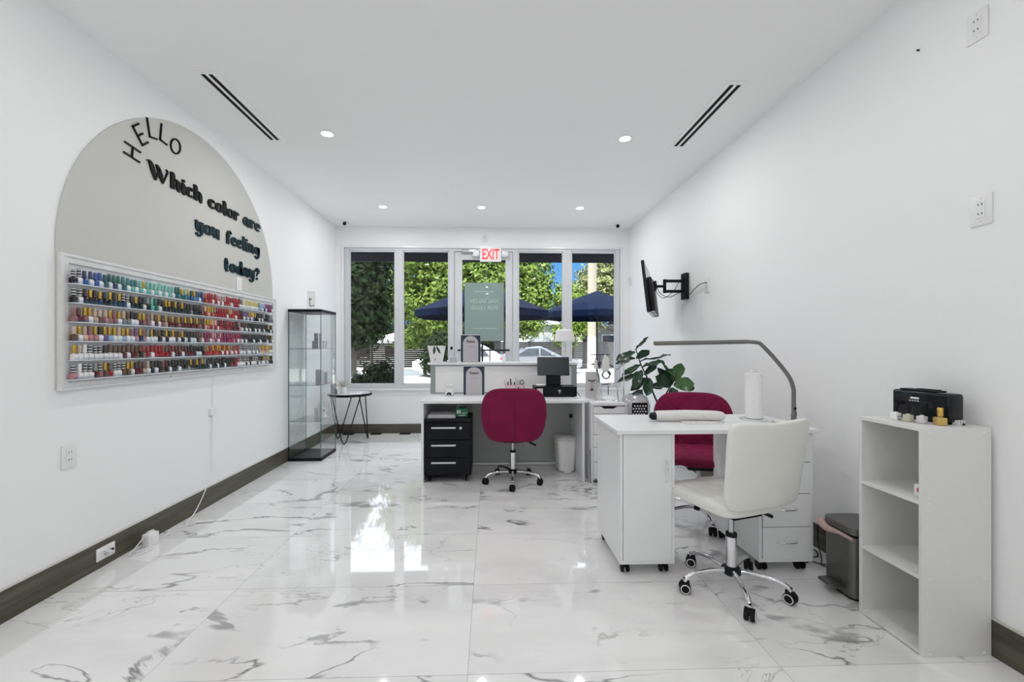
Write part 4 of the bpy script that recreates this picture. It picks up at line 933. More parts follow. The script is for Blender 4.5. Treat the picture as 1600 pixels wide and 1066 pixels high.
# ------------------------------------------------------------------ office chairs: local frame, sitter faces -Y
def star_base(t, a0, rad, ring, seat_z, hub_z=.095, col=(.022, .014)):
    b = MB(); b.lathe([(.030, hub_z - .02), (.046, hub_z - .008), (.046, hub_z + .014), (.030, hub_z + .026)], n=24); b.build('base_hub', M_black, t, smooth=True)
    b = MB(); b.lathe([(.026, hub_z + .02), (.026, .275), (.024, .277)], n=24); b.mi = 1; b.lathe([(.0265, .270), (.0265, .288), (.016, .290)], n=24); b.mi = 2; b.lathe([(.0135, .288), (.0135, seat_z - .02)], n=16)
    b.build('gas_column', [M_chrome, M_black, M_steel], t, smooth=True)
    for k in range(5):
        a = a0 + 2 * PI * k / 5; dx_, dy_ = math.cos(a), math.sin(a)
        b = MB(); b.tube([(dx_ * .03, dy_ * .03, hub_z + .004), (dx_ * rad * .45, dy_ * rad * .45, hub_z + .008), (dx_ * rad * .80, dy_ * rad * .80, hub_z - .002), (dx_ * rad * .97, dy_ * rad * .97, .072), (dx_ * rad, dy_ * rad, .050)], [.015, .013, .0125, .012, .011], 12, smooth=5)
        lg = b.build('leg', M_chrome, t, smooth=True)
        ca = a + rnd.uniform(-1.2, 1.2)
        T = Matrix.Translation((dx_ * rad, dy_ * rad, .0275)) @ Matrix.Rotation(ca, 4, 'Z')
        b = MB()
        for s_ in (-1, 1):
            b.mi = 0; b.lathe([(.020, -.011), (.0272, -.008), (.0272, .006), (.021, .010)], n=24, T=T @ Matrix.Translation((0, s_ * .014, 0)) @ Matrix.Rotation(R(-90 * s_), 4, 'X'))
            if ring: b.mi = 1; b.lathe([(.0225, .0085), (.0225, .0112), (.0185, .0112), (.0185, .0085)], n=24, T=T @ Matrix.Translation((0, s_ * .014, 0)) @ Matrix.Rotation(R(-90 * s_), 4, 'X'), cap=False)
        b.mi = 0; b.box(-.022, .020, -.010, .010, .0, .034, bev=.004, T=T); b.lathe([(.008, .02), (.008, .05)], n=10, T=T)
        b.build('castor', [M_rubber, M_white], lg, smooth=True)
def mechanism(t, z, side):
    b = MB(); b.box(-.09, .09, -.10, .10, z - .03, z - .002, bev=.004); b.tube([(side * .05, .02, z - .022), (side * .15, .05, z - .035)], .005); b.tube([(side * .15, .05, z - .035), (side * .205, .06, z - .062)], .009)
    b.build('tilt_mechanism', M_black, t, smooth=True)

def velvet_chair(label, loc, rz, a0, group, tufts, tilt=8):
    t = thing('velvet_office_chair', label, 'chair', loc, rz, group)
    star_base(t, a0 - rz, .255, False, .40)
    mechanism(t, .405, -1)
    def seat(a, c_, side, tt):
        z = .462 + side * .042 * tt + (.012 * tt * (a * a) / .07 if side > 0 else 0); y = c_ - .01
        if side > 0 and tufts: z -= .010 * (math.cos(a * 34) * math.cos(c_ * 34)) ** 4
        return (a, y, z - (.02 if c_ < -.2 else 0) * ((-c_ - .2) / .05 if c_ < -.2 else 0) * .5)
    MB().cushion(superell(.225, .235, 4), seat, rings=14, n=64, p=3.2).build('seat', M_velvet, t, smooth=True, angle=80)
    def outl(th):
        c_, s_ = math.cos(th), math.sin(th); n_ = 5.5
        a = math.copysign(abs(c_) ** (2 / n_), c_); bb_ = math.copysign(abs(s_) ** (2 / n_), s_)
        wv = .284 - (.062 * (bb_ - .1) ** 2 if bb_ > .1 else .050 * (bb_ - .1) ** 2)
        return (a * wv, bb_ * .232)
    tl = math.tan(R(tilt))
    def back(a, c_, side, tt):
        wrap = -.30 * a * a / .26          # sides come forward
        y = .235 + tl * (c_ + .2) + wrap * .9 - side * .032 * tt
        z = .636 + c_ + .008 * math.cos(a * 5)
        if tufts and side > 0:
            d_ = 1
            for (px_, pz_) in ((-.10, .08), (.10, .08), (0, -.03), (0, .17), (-.19, -.02), (.19, -.02), (-.1, -.13), (.1, -.13)):
                q = math.hypot(a - px_, c_ - pz_); d_ = min(d_, q)
            y += .018 * math.exp(-(d_ / .022) ** 2)
            g_ = min(abs(((a + c_) * 5 + .5) % 1 - .5), abs(((a - c_) * 5 + .5) % 1 - .5)); y += .005 * math.exp(-(g_ / .06) ** 2)
        return (a, y, z)
    bk = MB().cushion(outl, back, rings=22, n=96, p=3.0).build('backrest', M_velvet, t, smooth=True, angle=80)
    # piped edge all round the shell and the seam down its rear
    b = MB(); P = [Vector(back(*[v * .99 for v in outl(2 * PI * i / 72)], 1, 0.0)) for i in range(73)]
    b.tube(P, .005, 6); b.build('piping', M_velvet_dark, bk, smooth=True)
    b = MB(); b.tube([(0, Vector(back(0, z_, -1, 1)).y + .0005, (.636 + z_)) for z_ in [.09 - .02 * i for i in range(15)]], .0028, 6); b.build('rear_seam', M_velvet_dark, bk, smooth=True)
    b = MB(); b.box(-.03, .03, .02, .24, .405, .418, bev=.003); b.build('back_bracket', M_black, t)
    return t
velvet_chair('burgundy velvet swivel chair at the reception desk, seen from behind', (.205, 3.86, 0), R(180), R(266), 'burgundy velvet swivel chairs', False)
velvet_chair('burgundy velvet swivel chair behind the manicure table, facing the camera', (1.475, 2.97, 0), R(-14), R(263), 'burgundy velvet swivel chairs', True, tilt=6)

t = thing('white_office_chair', 'white leatherette swivel chair on a chrome star base at the manicure table', 'chair', (1.222, 2.12, 0), R(197.5))
star_base(t, R(41) - R(197.5), .250, True, .42)
mechanism(t, .425, -1)
def wseat(a, c_, side, tt):
    z = .455 + side * .036 * tt
    if side > 0:
        g_ = min(abs((a * 7 + .5) % 1 - .5), abs((c_ * 7 + .5) % 1 - .5)); z -= .006 * math.exp(-(g_ / .06) ** 2) * tt
    return (a - .018, c_ - .080 , z - .012 * max(0, -c_ - .12) / .1)
MB().cushion(superell(.208, .235, 7), wseat, rings=18, n=88, p=5).build('seat', M_leather, t, smooth=True, angle=80)
def wback(a, c_, side, tt):
    y = .165 + .12 * (c_ + .2) - side * .024 * tt - .55 * a * a * .8
    z = .672 + c_ + .30 * a * a * (1 if c_ > 0 else -.2) * min(1, abs(c_) / .2)
    return (a * (1 + .05 * c_ / .2) - .036, y, z)
wb = MB().cushion(superell(.240, .205, 9), wback, rings=18, n=96, p=5).build('backrest', M_leather, t, smooth=True, angle=80)

# ------------------------------------------------------------------ manicure table
TZ = .785
t = thing('manicure_table', 'white manicure table with a door cupboard left and drawers right, on black castors', 'table', (1.225, 2.50, 0))
MB().box(-.553, .545, -.265, .250, TZ - .022, TZ, bev=.002).build('table_top', M_lam, t)
def cabinet(x0, x1, name):
    b = MB(); y0, y1, z0, z1 = -.238, .235, .060, TZ - .022
    b.box(x0, x0 + .016, y0, y1, z0, z1, bev=.0008); b.box(x1 - .016, x1, y0, y1, z0, z1, bev=.0008); b.box(x0 + .016, x1 - .016, y0, y1, z0, z0 + .018); b.box(x0 + .016, x1 - .016, y1 - .012, y1, z0, z1); b.box(x0 + .016, x1 - .016, y0 + .01, y1, z1 - .016, z1)
    c_ = b.build(name, M_lam, t)
    for sx in (x0 + .04, x1 - .045):
        for sy in (y0 + .04, y1 - .05):
            b = MB(); b.box(sx - .018, sx + .018, sy - .015, sy + .015, .052, .060); b.box(sx - .014, sx + .014, sy - .004, sy + .020, .024, .055, bev=.004)
            b.cyl((0, 0, 0), .025, .010, 20, T=Matrix.Translation((sx - .020, sy + .004, .0255)) @ Matrix.Rotation(R(90), 4, 'Y')); b.cyl((0, 0, 0), .025, .010, 20, T=Matrix.Translation((sx + .010, sy + .004, .0255)) @ Matrix.Rotation(R(90), 4, 'Y'))
            b.build('castor', M_rubber, t)
    return c_
def handle(par, x, y, z, L_, vert, m=None):
    P = [(-.5, 0), (-.42, -.018), (-.2, -.026), (.2, -.026), (.42, -.018), (.5, 0)]
    b = MB(); b.tube([(x, y + q, z + p * L_) if vert else (x + p * L_, y + q, z) for p, q in P], .0042, 8, smooth=4)
    b.build('handle', M_chrome, par, smooth=True)
c1 = cabinet(-.530, -.232, 'cupboard')
dr = MB().box(-.512, -.250, -.243, -.226, .080, TZ - .028, bev=.001).build('door', M_lam, t); handle(dr, -.283, -.243, .560, .115, True)
c2 = cabinet(.232, .533, 'drawer_cabinet')
for z0, z1 in ((.080, .249), (.253, .430), (.434, .600), (.604, TZ - .028)):
    dr = MB().box(.252, .514, -.243, -.226, z0, z1, bev=.001).build('drawer', M_lam, t); handle(dr, .383, -.243, (z0 + z1) / 2 + .01, .105, False)
MB().box(.545, .560, -.24, .10, TZ - .022, TZ - .004, bev=.002).build('edge_strip', M_lam_edge, t)
# towel roll
t = thing('arm_rest_towel', 'long white padded arm rest in a towel, dark at one end, on manicure table', 'arm rest', (1.175, 2.50, TZ), R(-3))
b = MB(); b.tube([(-.19, 0, .032), (-.17, 0, .033), (.0, 0, .036), (.16, 0, .033), (.205, 0, .030), (.215, 0, .028)], [.030, .036, .038, .037, .030, .012], 20, smooth=4, flat=.82); b.build('towel', M_towel, t, smooth=True)
b = MB(); b.tube([(-.225, 0, .030), (-.215, 0, .030), (-.185, 0, .032)], [.012, .026, .030], 18, flat=.82); b.build('dark_end', M_black, t, smooth=True)
tag(MB().box(-.10, .12, -.02, .05, 0, .006, bev=.002).build('folded_cloth', M_towel, None, (1.22, 2.42, TZ)), 'thin folded white cloth in front of the padded arm rest', 'cloth')
t = thing('paper_towel_roll', 'white paper towel roll upright on a chrome holder on the manicure table', 'paper towel', (1.60, 2.535, TZ))
MB().lathe([(.078, 0), (.078, .006), (.070, .010), (.012, .012)], n=36).build('holder_base', M_chrome, t, smooth=True)
MB().lathe([(.020, .013), (.046, .013), (.047, .018), (.047, .278), (.046, .283), (.020, .283)], n=36).build('towel_roll', M_tissue, t, smooth=True)
MB().tube([(0, 0, .26), (-.012, 0, .285), (-.010, 0, .300), (0, 0, .306), (.010, 0, .300), (.012, 0, .285), (.002, 0, .27)], .0028, smooth=5).build('wire_loop', M_chrome, t, smooth=True)
t = thing('soap_dish', 'flat white dish beside the base of the paper towel roll', 'dish', (1.70, 2.43, TZ))
MB().lathe([(.02, 0), (.045, .004), (.052, .012), (.050, .013), (.03, .006)], n=28).build('dish', M_whiteceramic, t, smooth=True)
# lamp arm
t = thing('led_desk_lamp', 'long thin grey LED lamp arm clamped to the right edge of the manicure table', 'lamp', (1.772, 2.43, TZ))
b = MB(); b.box(-.035, .010, -.02, .02, .0005, .012, bev=.003); b.cyl((0, 0, 0), .014, .05, 20); b.build('clamp', mat('lamp grey metal', (.20, .20, .185), .35, metal=.6), t, smooth=True)
Mg = MATS['lamp grey metal']
b = MB(); b.tube([(0, 0, .03), (0, 0, .15), (-.002, 0, .20), (-.028, 0, .268), (-.10, 0, .360), (-.18, 0, .445), (-.215, 0, .468), (-.29, 0, .474)], .0115, 14, smooth=6); b.build('arm', Mg, t, smooth=True)
b = MB(); b.tube([(-.28, 0, .474), (-.825, 0, .464)], .0120, 14); b.build('light_bar', Mg, t, smooth=True)
b = MB(); b.tube([(-.29, 0, .4655), (-.815, 0, .4555)], .0075, 8, flat=.6); b.build('diffuser', mat('unlit diffuser', (.09, .085, .08), .4), t, smooth=True)
b = MB(); b.lathe([(.008, 0), (.008, .004)], n=12, T=Matrix.Translation((0, -.011, .085)) @ Matrix.Rotation(R(90), 4, 'X')); b.tube([(.010, 0, .08), (.018, 0, .05), (.012, 0, .02)], .002); b.build('switch', M_black, t, smooth=True)

# cables by the right wall
for i, (P, nm) in enumerate(((((1.77, 2.60, .006), (1.84, 2.52, .006), (1.95, 2.50, .006), (1.90, 2.42, .006), (1.80, 2.44, .006), (1.86, 2.34, .006), (1.97, 2.32, .006)), 'black cable looping on the floor between the manicure table and the right wall'),
                            (((1.985, 2.56, .20), (1.965, 2.55, .12), (1.93, 2.50, .02), (1.87, 2.42, .012), (1.80, 2.36, .006), (1.72, 2.36, .006)), 'black cable running from the right baseboard under the manicure table'),
                            (((1.985, 2.52, .15), (1.96, 2.48, .05), (1.90, 2.38, .012), (1.84, 2.30, .016), (1.93, 2.28, .012), (1.985, 2.22, .010)), 'black cable lying against the right wall behind the metal bin'))):
    tag(MB().tube(P, .003, smooth=8).build('cable', M_black, None, smooth=True), nm, 'cable')

# ------------------------------------------------------------------ open shelf unit by the right wall
t = thing('shelf_unit', 'white three tier open shelf unit standing against the right wall', 'shelf', (1.852, 1.775, 0))
sx0, sx1, sy0, sy1, SH = -.142, .142, -.145, .145, .908
MB().box(sx0, sx1, sy0, sy0 + .015, 0, SH - .015, bev=.0008).build('side_panel', M_lam2, t)
MB().box(sx0, sx1, sy1 - .015, sy1, 0, SH - .015, bev=.0008).build('side_panel', M_lam2, t)
MB().box(sx0, sx1, sy0, sy1, SH - .015, SH, bev=.0008).build('top_board', M_lam2, t)
for z in (.004, .302, .600): MB().box(sx0, sx1 - .006, sy0 + .015, sy1 - .015, z, z + .015, bev=.0008).build('shelf_board', M_lam2, t)
MB().box(sx1 - .006, sx1, sy0 + .015, sy1 - .015, .004, SH - .015).build('back_board', M_lam2, t)
for x in (sx0 + .030, sx1 - .030):
    for z in (.011, .309, .607, SH - .022): MB().lathe([(.006, 0), (.0045, .0022), (.002, .0026)], n=14, T=Matrix.Translation((x, sy0, z)) @ Matrix.Rotation(R(90), 4, 'X')).build('screw_cap', M_white, t, smooth=True)
SZ = SH + .0005
t = thing('nail_lamp', 'black box shaped nail curing lamp on top of the white shelf unit', 'nail lamp', (1.905, 1.800, SZ), R(-90 + 4))
# local: x along the unit (towards the camera), y out of the wall
b = MB(); b.box(-.118, .118, -.035, .035, .008, .128, bev=.012, seg=3); b.build('housing', M_blackgloss, t, smooth=True)
b = MB(); b.box(-.09, .06, -.028, .028, .128, .134, bev=.003); b.box(-.03, .05, -.015, .015, .134, .138, bev=.002); b.build('top_plate', M_black, t)
MB().box(.055, .106, -.0375, -.034, .018, .118, bev=.001).build('side_panel', M_black, t)
b = MB(); b.box(-.10, .10, -.025, .025, 0, .008, bev=.002); b.build('foot', M_rubber, t)
b = MB(); b.box(-.035, .0, -.0362, -.035, .092, .100); b.mi = 0
for i in range(4): b.box(-.040 + i * .011, -.034 + i * .011, -.0362, -.035, .082, .086)
b.build('printed_label', M_paper, t)
def polish(label, x, y, z, bm_, cm, w=.013, h=.030, ch=.034, cw=.0075, name='nail_polish_bottle', round_=False):
    t = thing(name, label, 'nail polish', (x, y, z), rnd.uniform(-.3, .3), 'bottles on the shelf unit')
    b = MB(); b.box(-w, w, -w, w, 0, h, bev=.004, seg=3); b.lathe([(w * .7, h - .001), (.006, h + .004), (.006, h + .008)], n=14); b.build('bottle_body', bm_, t, smooth=True)
    MB().lathe([(cw, h + .006), (cw, h + .006 + ch), (cw * .85, h + .008 + ch)], n=18).build('bottle_cap', cm, t, smooth=True)
    return t
q = polish('white nail polish bottle with black cap and barcode label, leftmost on the shelf unit top', 1.783, 1.815, SZ, M_paper, M_black, w=.0145, h=.032)
b = MB()
for i in range(5): b.box(-.009 + i * .003, -.0078 + i * .003, -.0152, -.0146, .012, .022)
b.box(-.009, .006, -.0152, -.0146, .004, .008); b.build('barcode_label', M_greyink, q)
polish('pale cream green nail polish bottle with black cap on the shelf unit top', 1.796, 1.772, SZ, mat('pale cream green polish', (.56, .55, .40), .2), M_black, w=.014)
polish('pale grey nail polish bottle with black cap, third from left on the shelf unit top', 1.818, 1.735, SZ, mat('pale grey polish', (.66, .66, .68), .2), M_black, w=.014)
polish('gold glitter nail polish bottle with gold cap on the shelf unit top', 1.846, 1.688, SZ, M_glitter, M_gold, w=.0165, h=.032, ch=.032, cw=.010)
t = thing('clear_clip', 'small clear plastic clip holder at the right end of the shelf unit top', 'clip', (1.918, 1.682, SZ), R(10))
b = MB(); b.box(-.016, .016, -.012, .012, 0, .004)
for x in (-.016, -.002, .012): b.box(x, x + .005, -.012, .012, .004, .022, bev=.001)
b.build('clip_body', mat('milky clear plastic', (.70, .71, .72), .08), t); MB().box(.0, .014, -.014, -.008, .002, .008).build('clip_foot', M_black, t)
t = thing('perfume_bottle', 'small white bottle with pink oval label on the middle shelf board of the shelf unit', 'bottle', (1.765, 1.690, .6155), R(-60))
MB().box(-.018, .018, -.012, .012, 0, .050, bev=.004).build('bottle_body', M_white, t, smooth=True)
MB().prism([(.009 * math.cos(2 * PI * i / 20), .028 + .011 * math.sin(2 * PI * i / 20)) for i in range(20)], .0008, T=Matrix(((1, 0, 0, 0), (0, 0, -1, -.012), (0, 1, 0, 0), (0, 0, 0, 1)))).build('oval_label', mat('pink label', (.62, .10, .25), .5), t)
MB().lathe([(.006, .05), (.006, .056), (.010, .057), (.010, .064), (.004, .066)], n=14).build('cap', M_steel, t, smooth=True)

# grey metal pedal bin
t = thing('steel_pedal_bin', 'grey metal rectangular pedal bin with a pinkish liner between shelf unit and table', 'bin', (1.845, 2.085, 0))
b = MB(); frus(b, .20, .20, .20, .20, .012, .305); b.build('body', M_brushed_dark, t, smooth=True)
b = MB(); frus(b, .208, .208, .208, .208, .318, .350); b.build('lid', M_brushed_dark, t, smooth=True)
b = MB(); frus(b, .190, .190, .190, .190, 0, .014); b.build('base', M_black, t)
b = MB(); b.tube([(-.103, -.10, .300), (-.110, -.02, .305), (-.112, .05, .298), (-.108, .095, .315), (-.06, .108, .300), (.05, .108, .305)], [.008, .010, .018, .022, .010, .006], 8, smooth=5); b.build('bin_liner', M_bag, t, smooth=True)
b = MB(); b.box(-.160, -.10, -.045, .055, .035, .052, bev=.006); b.build('pedal', M_brushed_dark, t, smooth=True)

# ------------------------------------------------------------------ television on its swing arm
t = thing('television', 'black flat television tilted on a swing arm, seen edge on, on the right wall', 'television', (1.60, 4.26, 1.79), rot=(0, 0, 0))
yaw = math.atan2(.455, 1)   # runs along x = .372 y
T = Matrix.Rotation(-yaw, 4, 'Z') @ Matrix.Rotation(R(-6.5), 4, 'Y') # local: panel in YZ plane, screen towards -x
MB().box(-.012, .016, -.40, .40, -.245, .245, bev=.005, T=T).build('panel_frame', M_blackgloss, t)
MB().box(-.0135, -.012, -.39, .39, -.232, .235, T=T).build('screen', mat('switched off screen', (.006, .006, .008), .05), t)
b = MB(); b.box(.016, .060, -.34, .34, -.25, .09, bev=.012, T=T); hb = b.build('rear_housing', M_black, t, smooth=True)
b = MB(); b.box(.018, .058, -.345, -.335, -.247, -.235, T=T); 
b.box(.022, .056, -.33, .0, -.2525, -.2495, T=T); b.build('port_panel', M_lg, hb)
b = MB()
for i in range(3): b.box(.030, .044, -.32 + i * .10, -.28 + i * .10, -.2535, -.2525, T=T)
b.build('ports', M_black, hb)
t = thing('television_mount', 'black articulated wall bracket holding the television', 'wall bracket', (XR, 4.285, 1.842))
MB().box(-.045, 0, -.05, .05, -.135, .135, bev=.008).build('wall_plate', M_black, t)
b = MB()
for z in (.055, -.050): b.box(-.24, -.04, -.018, .018, z - .014, z + .014, bev=.005)
b.cyl((-.232, 0, -.068), .016, .140, 16); b.build('arm', M_black, t, smooth=True)
b = MB(); b.box(-.335, -.225, -.016, .016, -.012, .012, bev=.004); b.cyl((-.33, 0, -.03), .017, .06, 16); b.box(-.352, -.335, -.05, .05, -.05, .05, bev=.003); b.build('swivel_head', M_black, t, smooth=True)
tvp = bpy.data.objects['television']
def tvc(pts): return [(p[0] - 1.60, p[1] - 4.26, p[2] - 1.79) for p in pts]
MB().tube(tvc([(XR - .012, 3.865, 1.818), (XR - .04, 3.92, 1.815), (XR - .03, 4.06, 1.79), (XR - .035, 4.16, 1.745), (XR - .05, 4.22, 1.78), (XR - .10, 4.27, 1.77), (XR - .2, 4.25, 1.73), (XR - .30, 4.22, 1.76), (XR - .335, 4.24, 1.84)]), .0035, smooth=8).build('power_cord', M_black, tvp, smooth=True)
MB().tube(tvc([(XR - .05, 4.33, 1.92), (XR - .12, 4.34, 1.80), (XR - .22, 4.34, 1.73), (XR - .30, 4.34, 1.80), (XR - .330, 4.34, 1.92)]), .003, smooth=8).build('video_cable', M_black, tvp, smooth=True)

# ------------------------------------------------------------------ fiddle leaf plant and lattice pot
t = thing('fiddle_leaf_fig', 'fiddle leaf fig with large dark green leaves in the front right corner', 'plant', (1.60, 3.98, 0))
MB().lathe([(.10, 0), (.13, .02), (.15, .26), (.14, .27), (.13, .25), (.0, .24)], n=32).build('pot', M_pot, t, smooth=True)
b = MB(); o_ = Vector((1.60, 3.98, 0))
def W_(x, y, z): return Vector((x, y, z)) - o_
b.tube([W_(1.60, 3.98, .24), W_(1.59, 3.98, .45), W_(1.597, 3.98, .64), W_(1.545, 3.98, .78), W_(1.49, 3.99, .93), W_(1.43, 4.0, 1.06), W_(1.385, 4.0, 1.20)], [.012, .011, .010, .008, .007, .006, .004], 8, smooth=5)
b.tube([W_(1.597, 3.98, .62), W_(1.64, 3.97, .74), W_(1.70, 3.96, .86), W_(1.74, 3.95, .93)], [.009, .008, .006, .004], 8, smooth=5)
b.tube([W_(1.525, 3.98, .81), W_(1.46, 3.95, .835), W_(1.42, 3.94, .82)], [.005, .005, .004], 6, smooth=4)
b.build('stem', M_stem, t, smooth=True)
def leaf(b, base, tip, w, cup, face, droop=.02):
    base, tip = Vector(base), Vector(tip); d_ = tip - base; L_ = d_.length; d_n = d_.normalized(); s_ = d_n.cross(Vector(face)).normalized(); up = s_.cross(d_n).normalized()
    n_ = 9; vs, fs = [], []
    prof = [.08, .42, .66, .80, .92, 1.0, 1.0, .86, .55, .06]
    for i in range(n_ + 1):
        q = i / n_; c_ = base + d_ * q - Vector((0, 0, 1)) * droop * (q * q) + up * (.03 * L_ * math.sin(q * 9))
        ww = w * prof[i] / 2
        for k in (-1, -.5, 0, .5, 1):
            vs.append(c_ + s_ * ww * k + up * (cup * w * abs(k) ** 1.5 + .006 * math.sin(q * 22 + k * 3) * abs(k)))
    for i in range(n_):
        for k in range(4): fs.append((i * 5 + k, i * 5 + k + 1, (i + 1) * 5 + k + 1, (i + 1) * 5 + k))
    b.raw(vs, fs)
LV = [  # base, tip, width, cup, facing, bright
 ((1.38, 4.0, 1.19), (1.505, 4.02, 1.325), .05, .3, (-.6, -.6, .5), 0), ((1.38, 4.0, 1.17), (1.215, 4.02, 1.115), .135, .12, (0, -.6, .8), 0),
 ((1.385, 4.0, 1.12), (1.475, 3.92, 1.21), .10, .2, (.5, -.6, .5), 0), ((1.42, 4.0, 1.08), (1.69, 3.98, 1.155), .055, .25, (0, -.4, 1), 0),
 ((1.44, 3.98, 1.03), (1.60, 3.90, 1.10), .085, .22, (.1, -.7, .8), 0), ((1.43, 4.0, 1.05), (1.245, 3.95, .975), .085, .2, (0, -.7, .7), 0),
 ((1.45, 3.99, .98), (1.24, 4.05, .905), .095, .15, (0, -.6, .8), 0), ((1.50, 3.96, .93), (1.44, 3.88, .80), .125, .12, (-.1, -1, .2), 0),
 ((1.42, 3.94, .82), (1.335, 3.92, .735), .13, .10, (0, -.7, .6), 0), ((1.71, 3.95, .87), (1.555, 3.93, 1.055), .07, .3, (-.4, -.8, .3), 0),
 ((1.69, 3.95, .85), (1.515, 3.88, .975), .13, .12, (-.2, -.9, .4), 0), ((1.71, 3.95, .88), (1.665, 3.98, 1.04), .10, .2, (0, -1, .2), 0),
 ((1.73, 3.95, .90), (1.80, 3.97, 1.09), .125, .12, (.1, -1, .1), 1), ((1.72, 3.94, .86), (1.88, 3.86, .90), .15, .10, (0, -.9, .5), 1),
 ((1.74, 3.95, .90), (1.925, 3.97, .845), .14, .12, (.2, -.8, .6), 0), ((1.70, 3.94, .84), (1.70, 3.84, .70), .135, .12, (0, -1, .3), 0),
 ((1.385, 4.02, 1.11), (1.235, 4.10, 1.075), .11, .15, (0, -.7, .8), 0), ((1.46, 4.0, .96), (1.555, 3.95, 1.075), .08, .25, (.3, -.8, .5), 0),
 ((1.44, 4.0, 1.0), (1.33, 3.90, .86), .11, .15, (-.2, -.9, .4), 0), ((1.52, 3.98, .84), (1.62, 3.92, .88), .10, .2, (0, -.9, .5), 0),
 ((1.60, 4.0, .99), (1.70, 3.96, .93), .07, .25, (0, -.9, .5), 0), ((1.50, 4.0, .93), (1.36, 4.04, .83), .10, .15, (0, -.8, .6), 0), ((1.60, 3.98, 1.09), (1.71, 3.96, .96), .045, .4, (.5, -.8, .3), 1), ((1.74, 3.95, .93), (1.70, 4.05, 1.02), .10, .2, (0, -1, .3), 0)]
b = MB()
for (ba, ti, w, cu, fa, br) in LV:
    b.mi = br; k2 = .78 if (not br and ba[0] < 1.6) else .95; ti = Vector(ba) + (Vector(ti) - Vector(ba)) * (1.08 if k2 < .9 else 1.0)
    leaf(b, W_(*ba), W_(*ti), w * k2, cu, fa)
fo = b.build('foliage', [M_leaf, M_leaf_lit], t, smooth=True, angle=70)
t = thing('lattice_pot', 'round silver grey pot with a white lattice panel beside the white drawer unit', 'pot', (1.335, 3.88, .56))
t.scale = (1.35, 1.35, 1.35)
b = MB(); b.lathe([(.0, .0), (.06, .005), (.095, .05), (.098, .10), (.08, .15), (.05, .17), (.045, .165)], n=32, cap=False); b.build('bowl', mat('silver grey glaze', (.45, .46, .48), .25, metal=.4), t, smooth=True)
b = MB()
for i in range(5):
    for j in range(4): b.box(-.050 + i * .018 + (.009 if j % 2 else 0), -.041 + i * .018 + (.009 if j % 2 else 0), -.1015, -.0995, .045 + j * .018, .054 + j * .018)
b.mi = 1; b.box(-.055, .05, -.0985, -.0970, .035, .125)
b.build('lattice', [M_white, M_black], t)
tag(MB().lathe([(.075, 0), (.075, .015), (.02, .03), (.02, .53), (.08, .54), (.08, .559)], n=28).build('plant_stand', M_lam, None, (1.335, 3.88, 0), smooth=True), 'slim white pedestal stand under the silver grey pot', 'plant stand')

# ------------------------------------------------------------------ outside: street seen through the shopfront
struct(MB().box(-14, 16, YF + .16, 13, -.30, -.10).build('sidewalk', M_concrete))
struct(MB().box(-60, 60, 13, 60, -.40, -.20).build('road', M_asphalt))
struct(MB().box(-14, 16, 5.9, 6.23, 3.13, 3.9).box(-14, XL - .15, 6.0, 6.23, -.1, 3.9).box(XR + .15, 16, 6.0, 6.23, -.1, 3.9).box(XL - .15, XR + .15, 6.2, 6.24, 2.66, 3.2).build('facade', M_house))
t = thing('awning', 'black canvas awning over the shopfront windows', 'awning', (0, 6.24, 2.7))
b = MB(); b.raw([(-3.4, 0, .62), (3.4, 0, .62), (3.4, 1.28, .36), (-3.4, 1.28, .36), (-3.4, 0, .60), (3.4, 0, .60), (3.4, 1.28, .34), (-3.4, 1.28, .34)], [(0, 1, 2, 3), (7, 6, 5, 4), (0, 4, 5, 1), (1, 5, 6, 2), (2, 6, 7, 3), (3, 7, 4, 0)]); b.build('canvas', M_awning, t)
b = MB(); b.box(-3.4, 3.4, 1.27, 1.29, .015, .36); b.build('valance', M_awning, t)
b = MB(); b.tube([(-3.35, .02, .58), (-3.35, 1.25, .33)], .02)
for x in (-1.7, 0, 1.7, 3.35): b.tube([(x, .02, .58), (x, 1.25, .33)], .02)
b.tube([(-3.4, 1.26, .33), (3.4, 1.26, .33)], .02); b.build('frame', M_black, t)
# poster hung on the outside of the door glass: seen from behind, lettering mirrored
t = thing('door_poster', 'grey green lease poster on the door glass with lettering seen mirrored from behind', 'poster', (-.085, F0 + .046, 1.725))
MB().box(-.283, .283, 0, .003, -.420, .420).build('sheet', M_poster, t)
for txt, sz, z, sx in (('NAIL SALON', .078, .155, .93), ('FOR LEASE', .078, .058, 1.05)):
    text_part('lettering', txt, sz, M_posterink, t, (0, -.0005, z), (R(90), 0, 0), .0003, -sx, .001)
b = MB()
for (x0, x1, z) in ((-.15, .05, .295), (.08, .13, .295), (-.16, -.02, -.235), (0, .18, -.235)): b.box(x0, x1, -.0008, 0, z - .008, z + .004)
b.build('small_print', M_posterink, t)

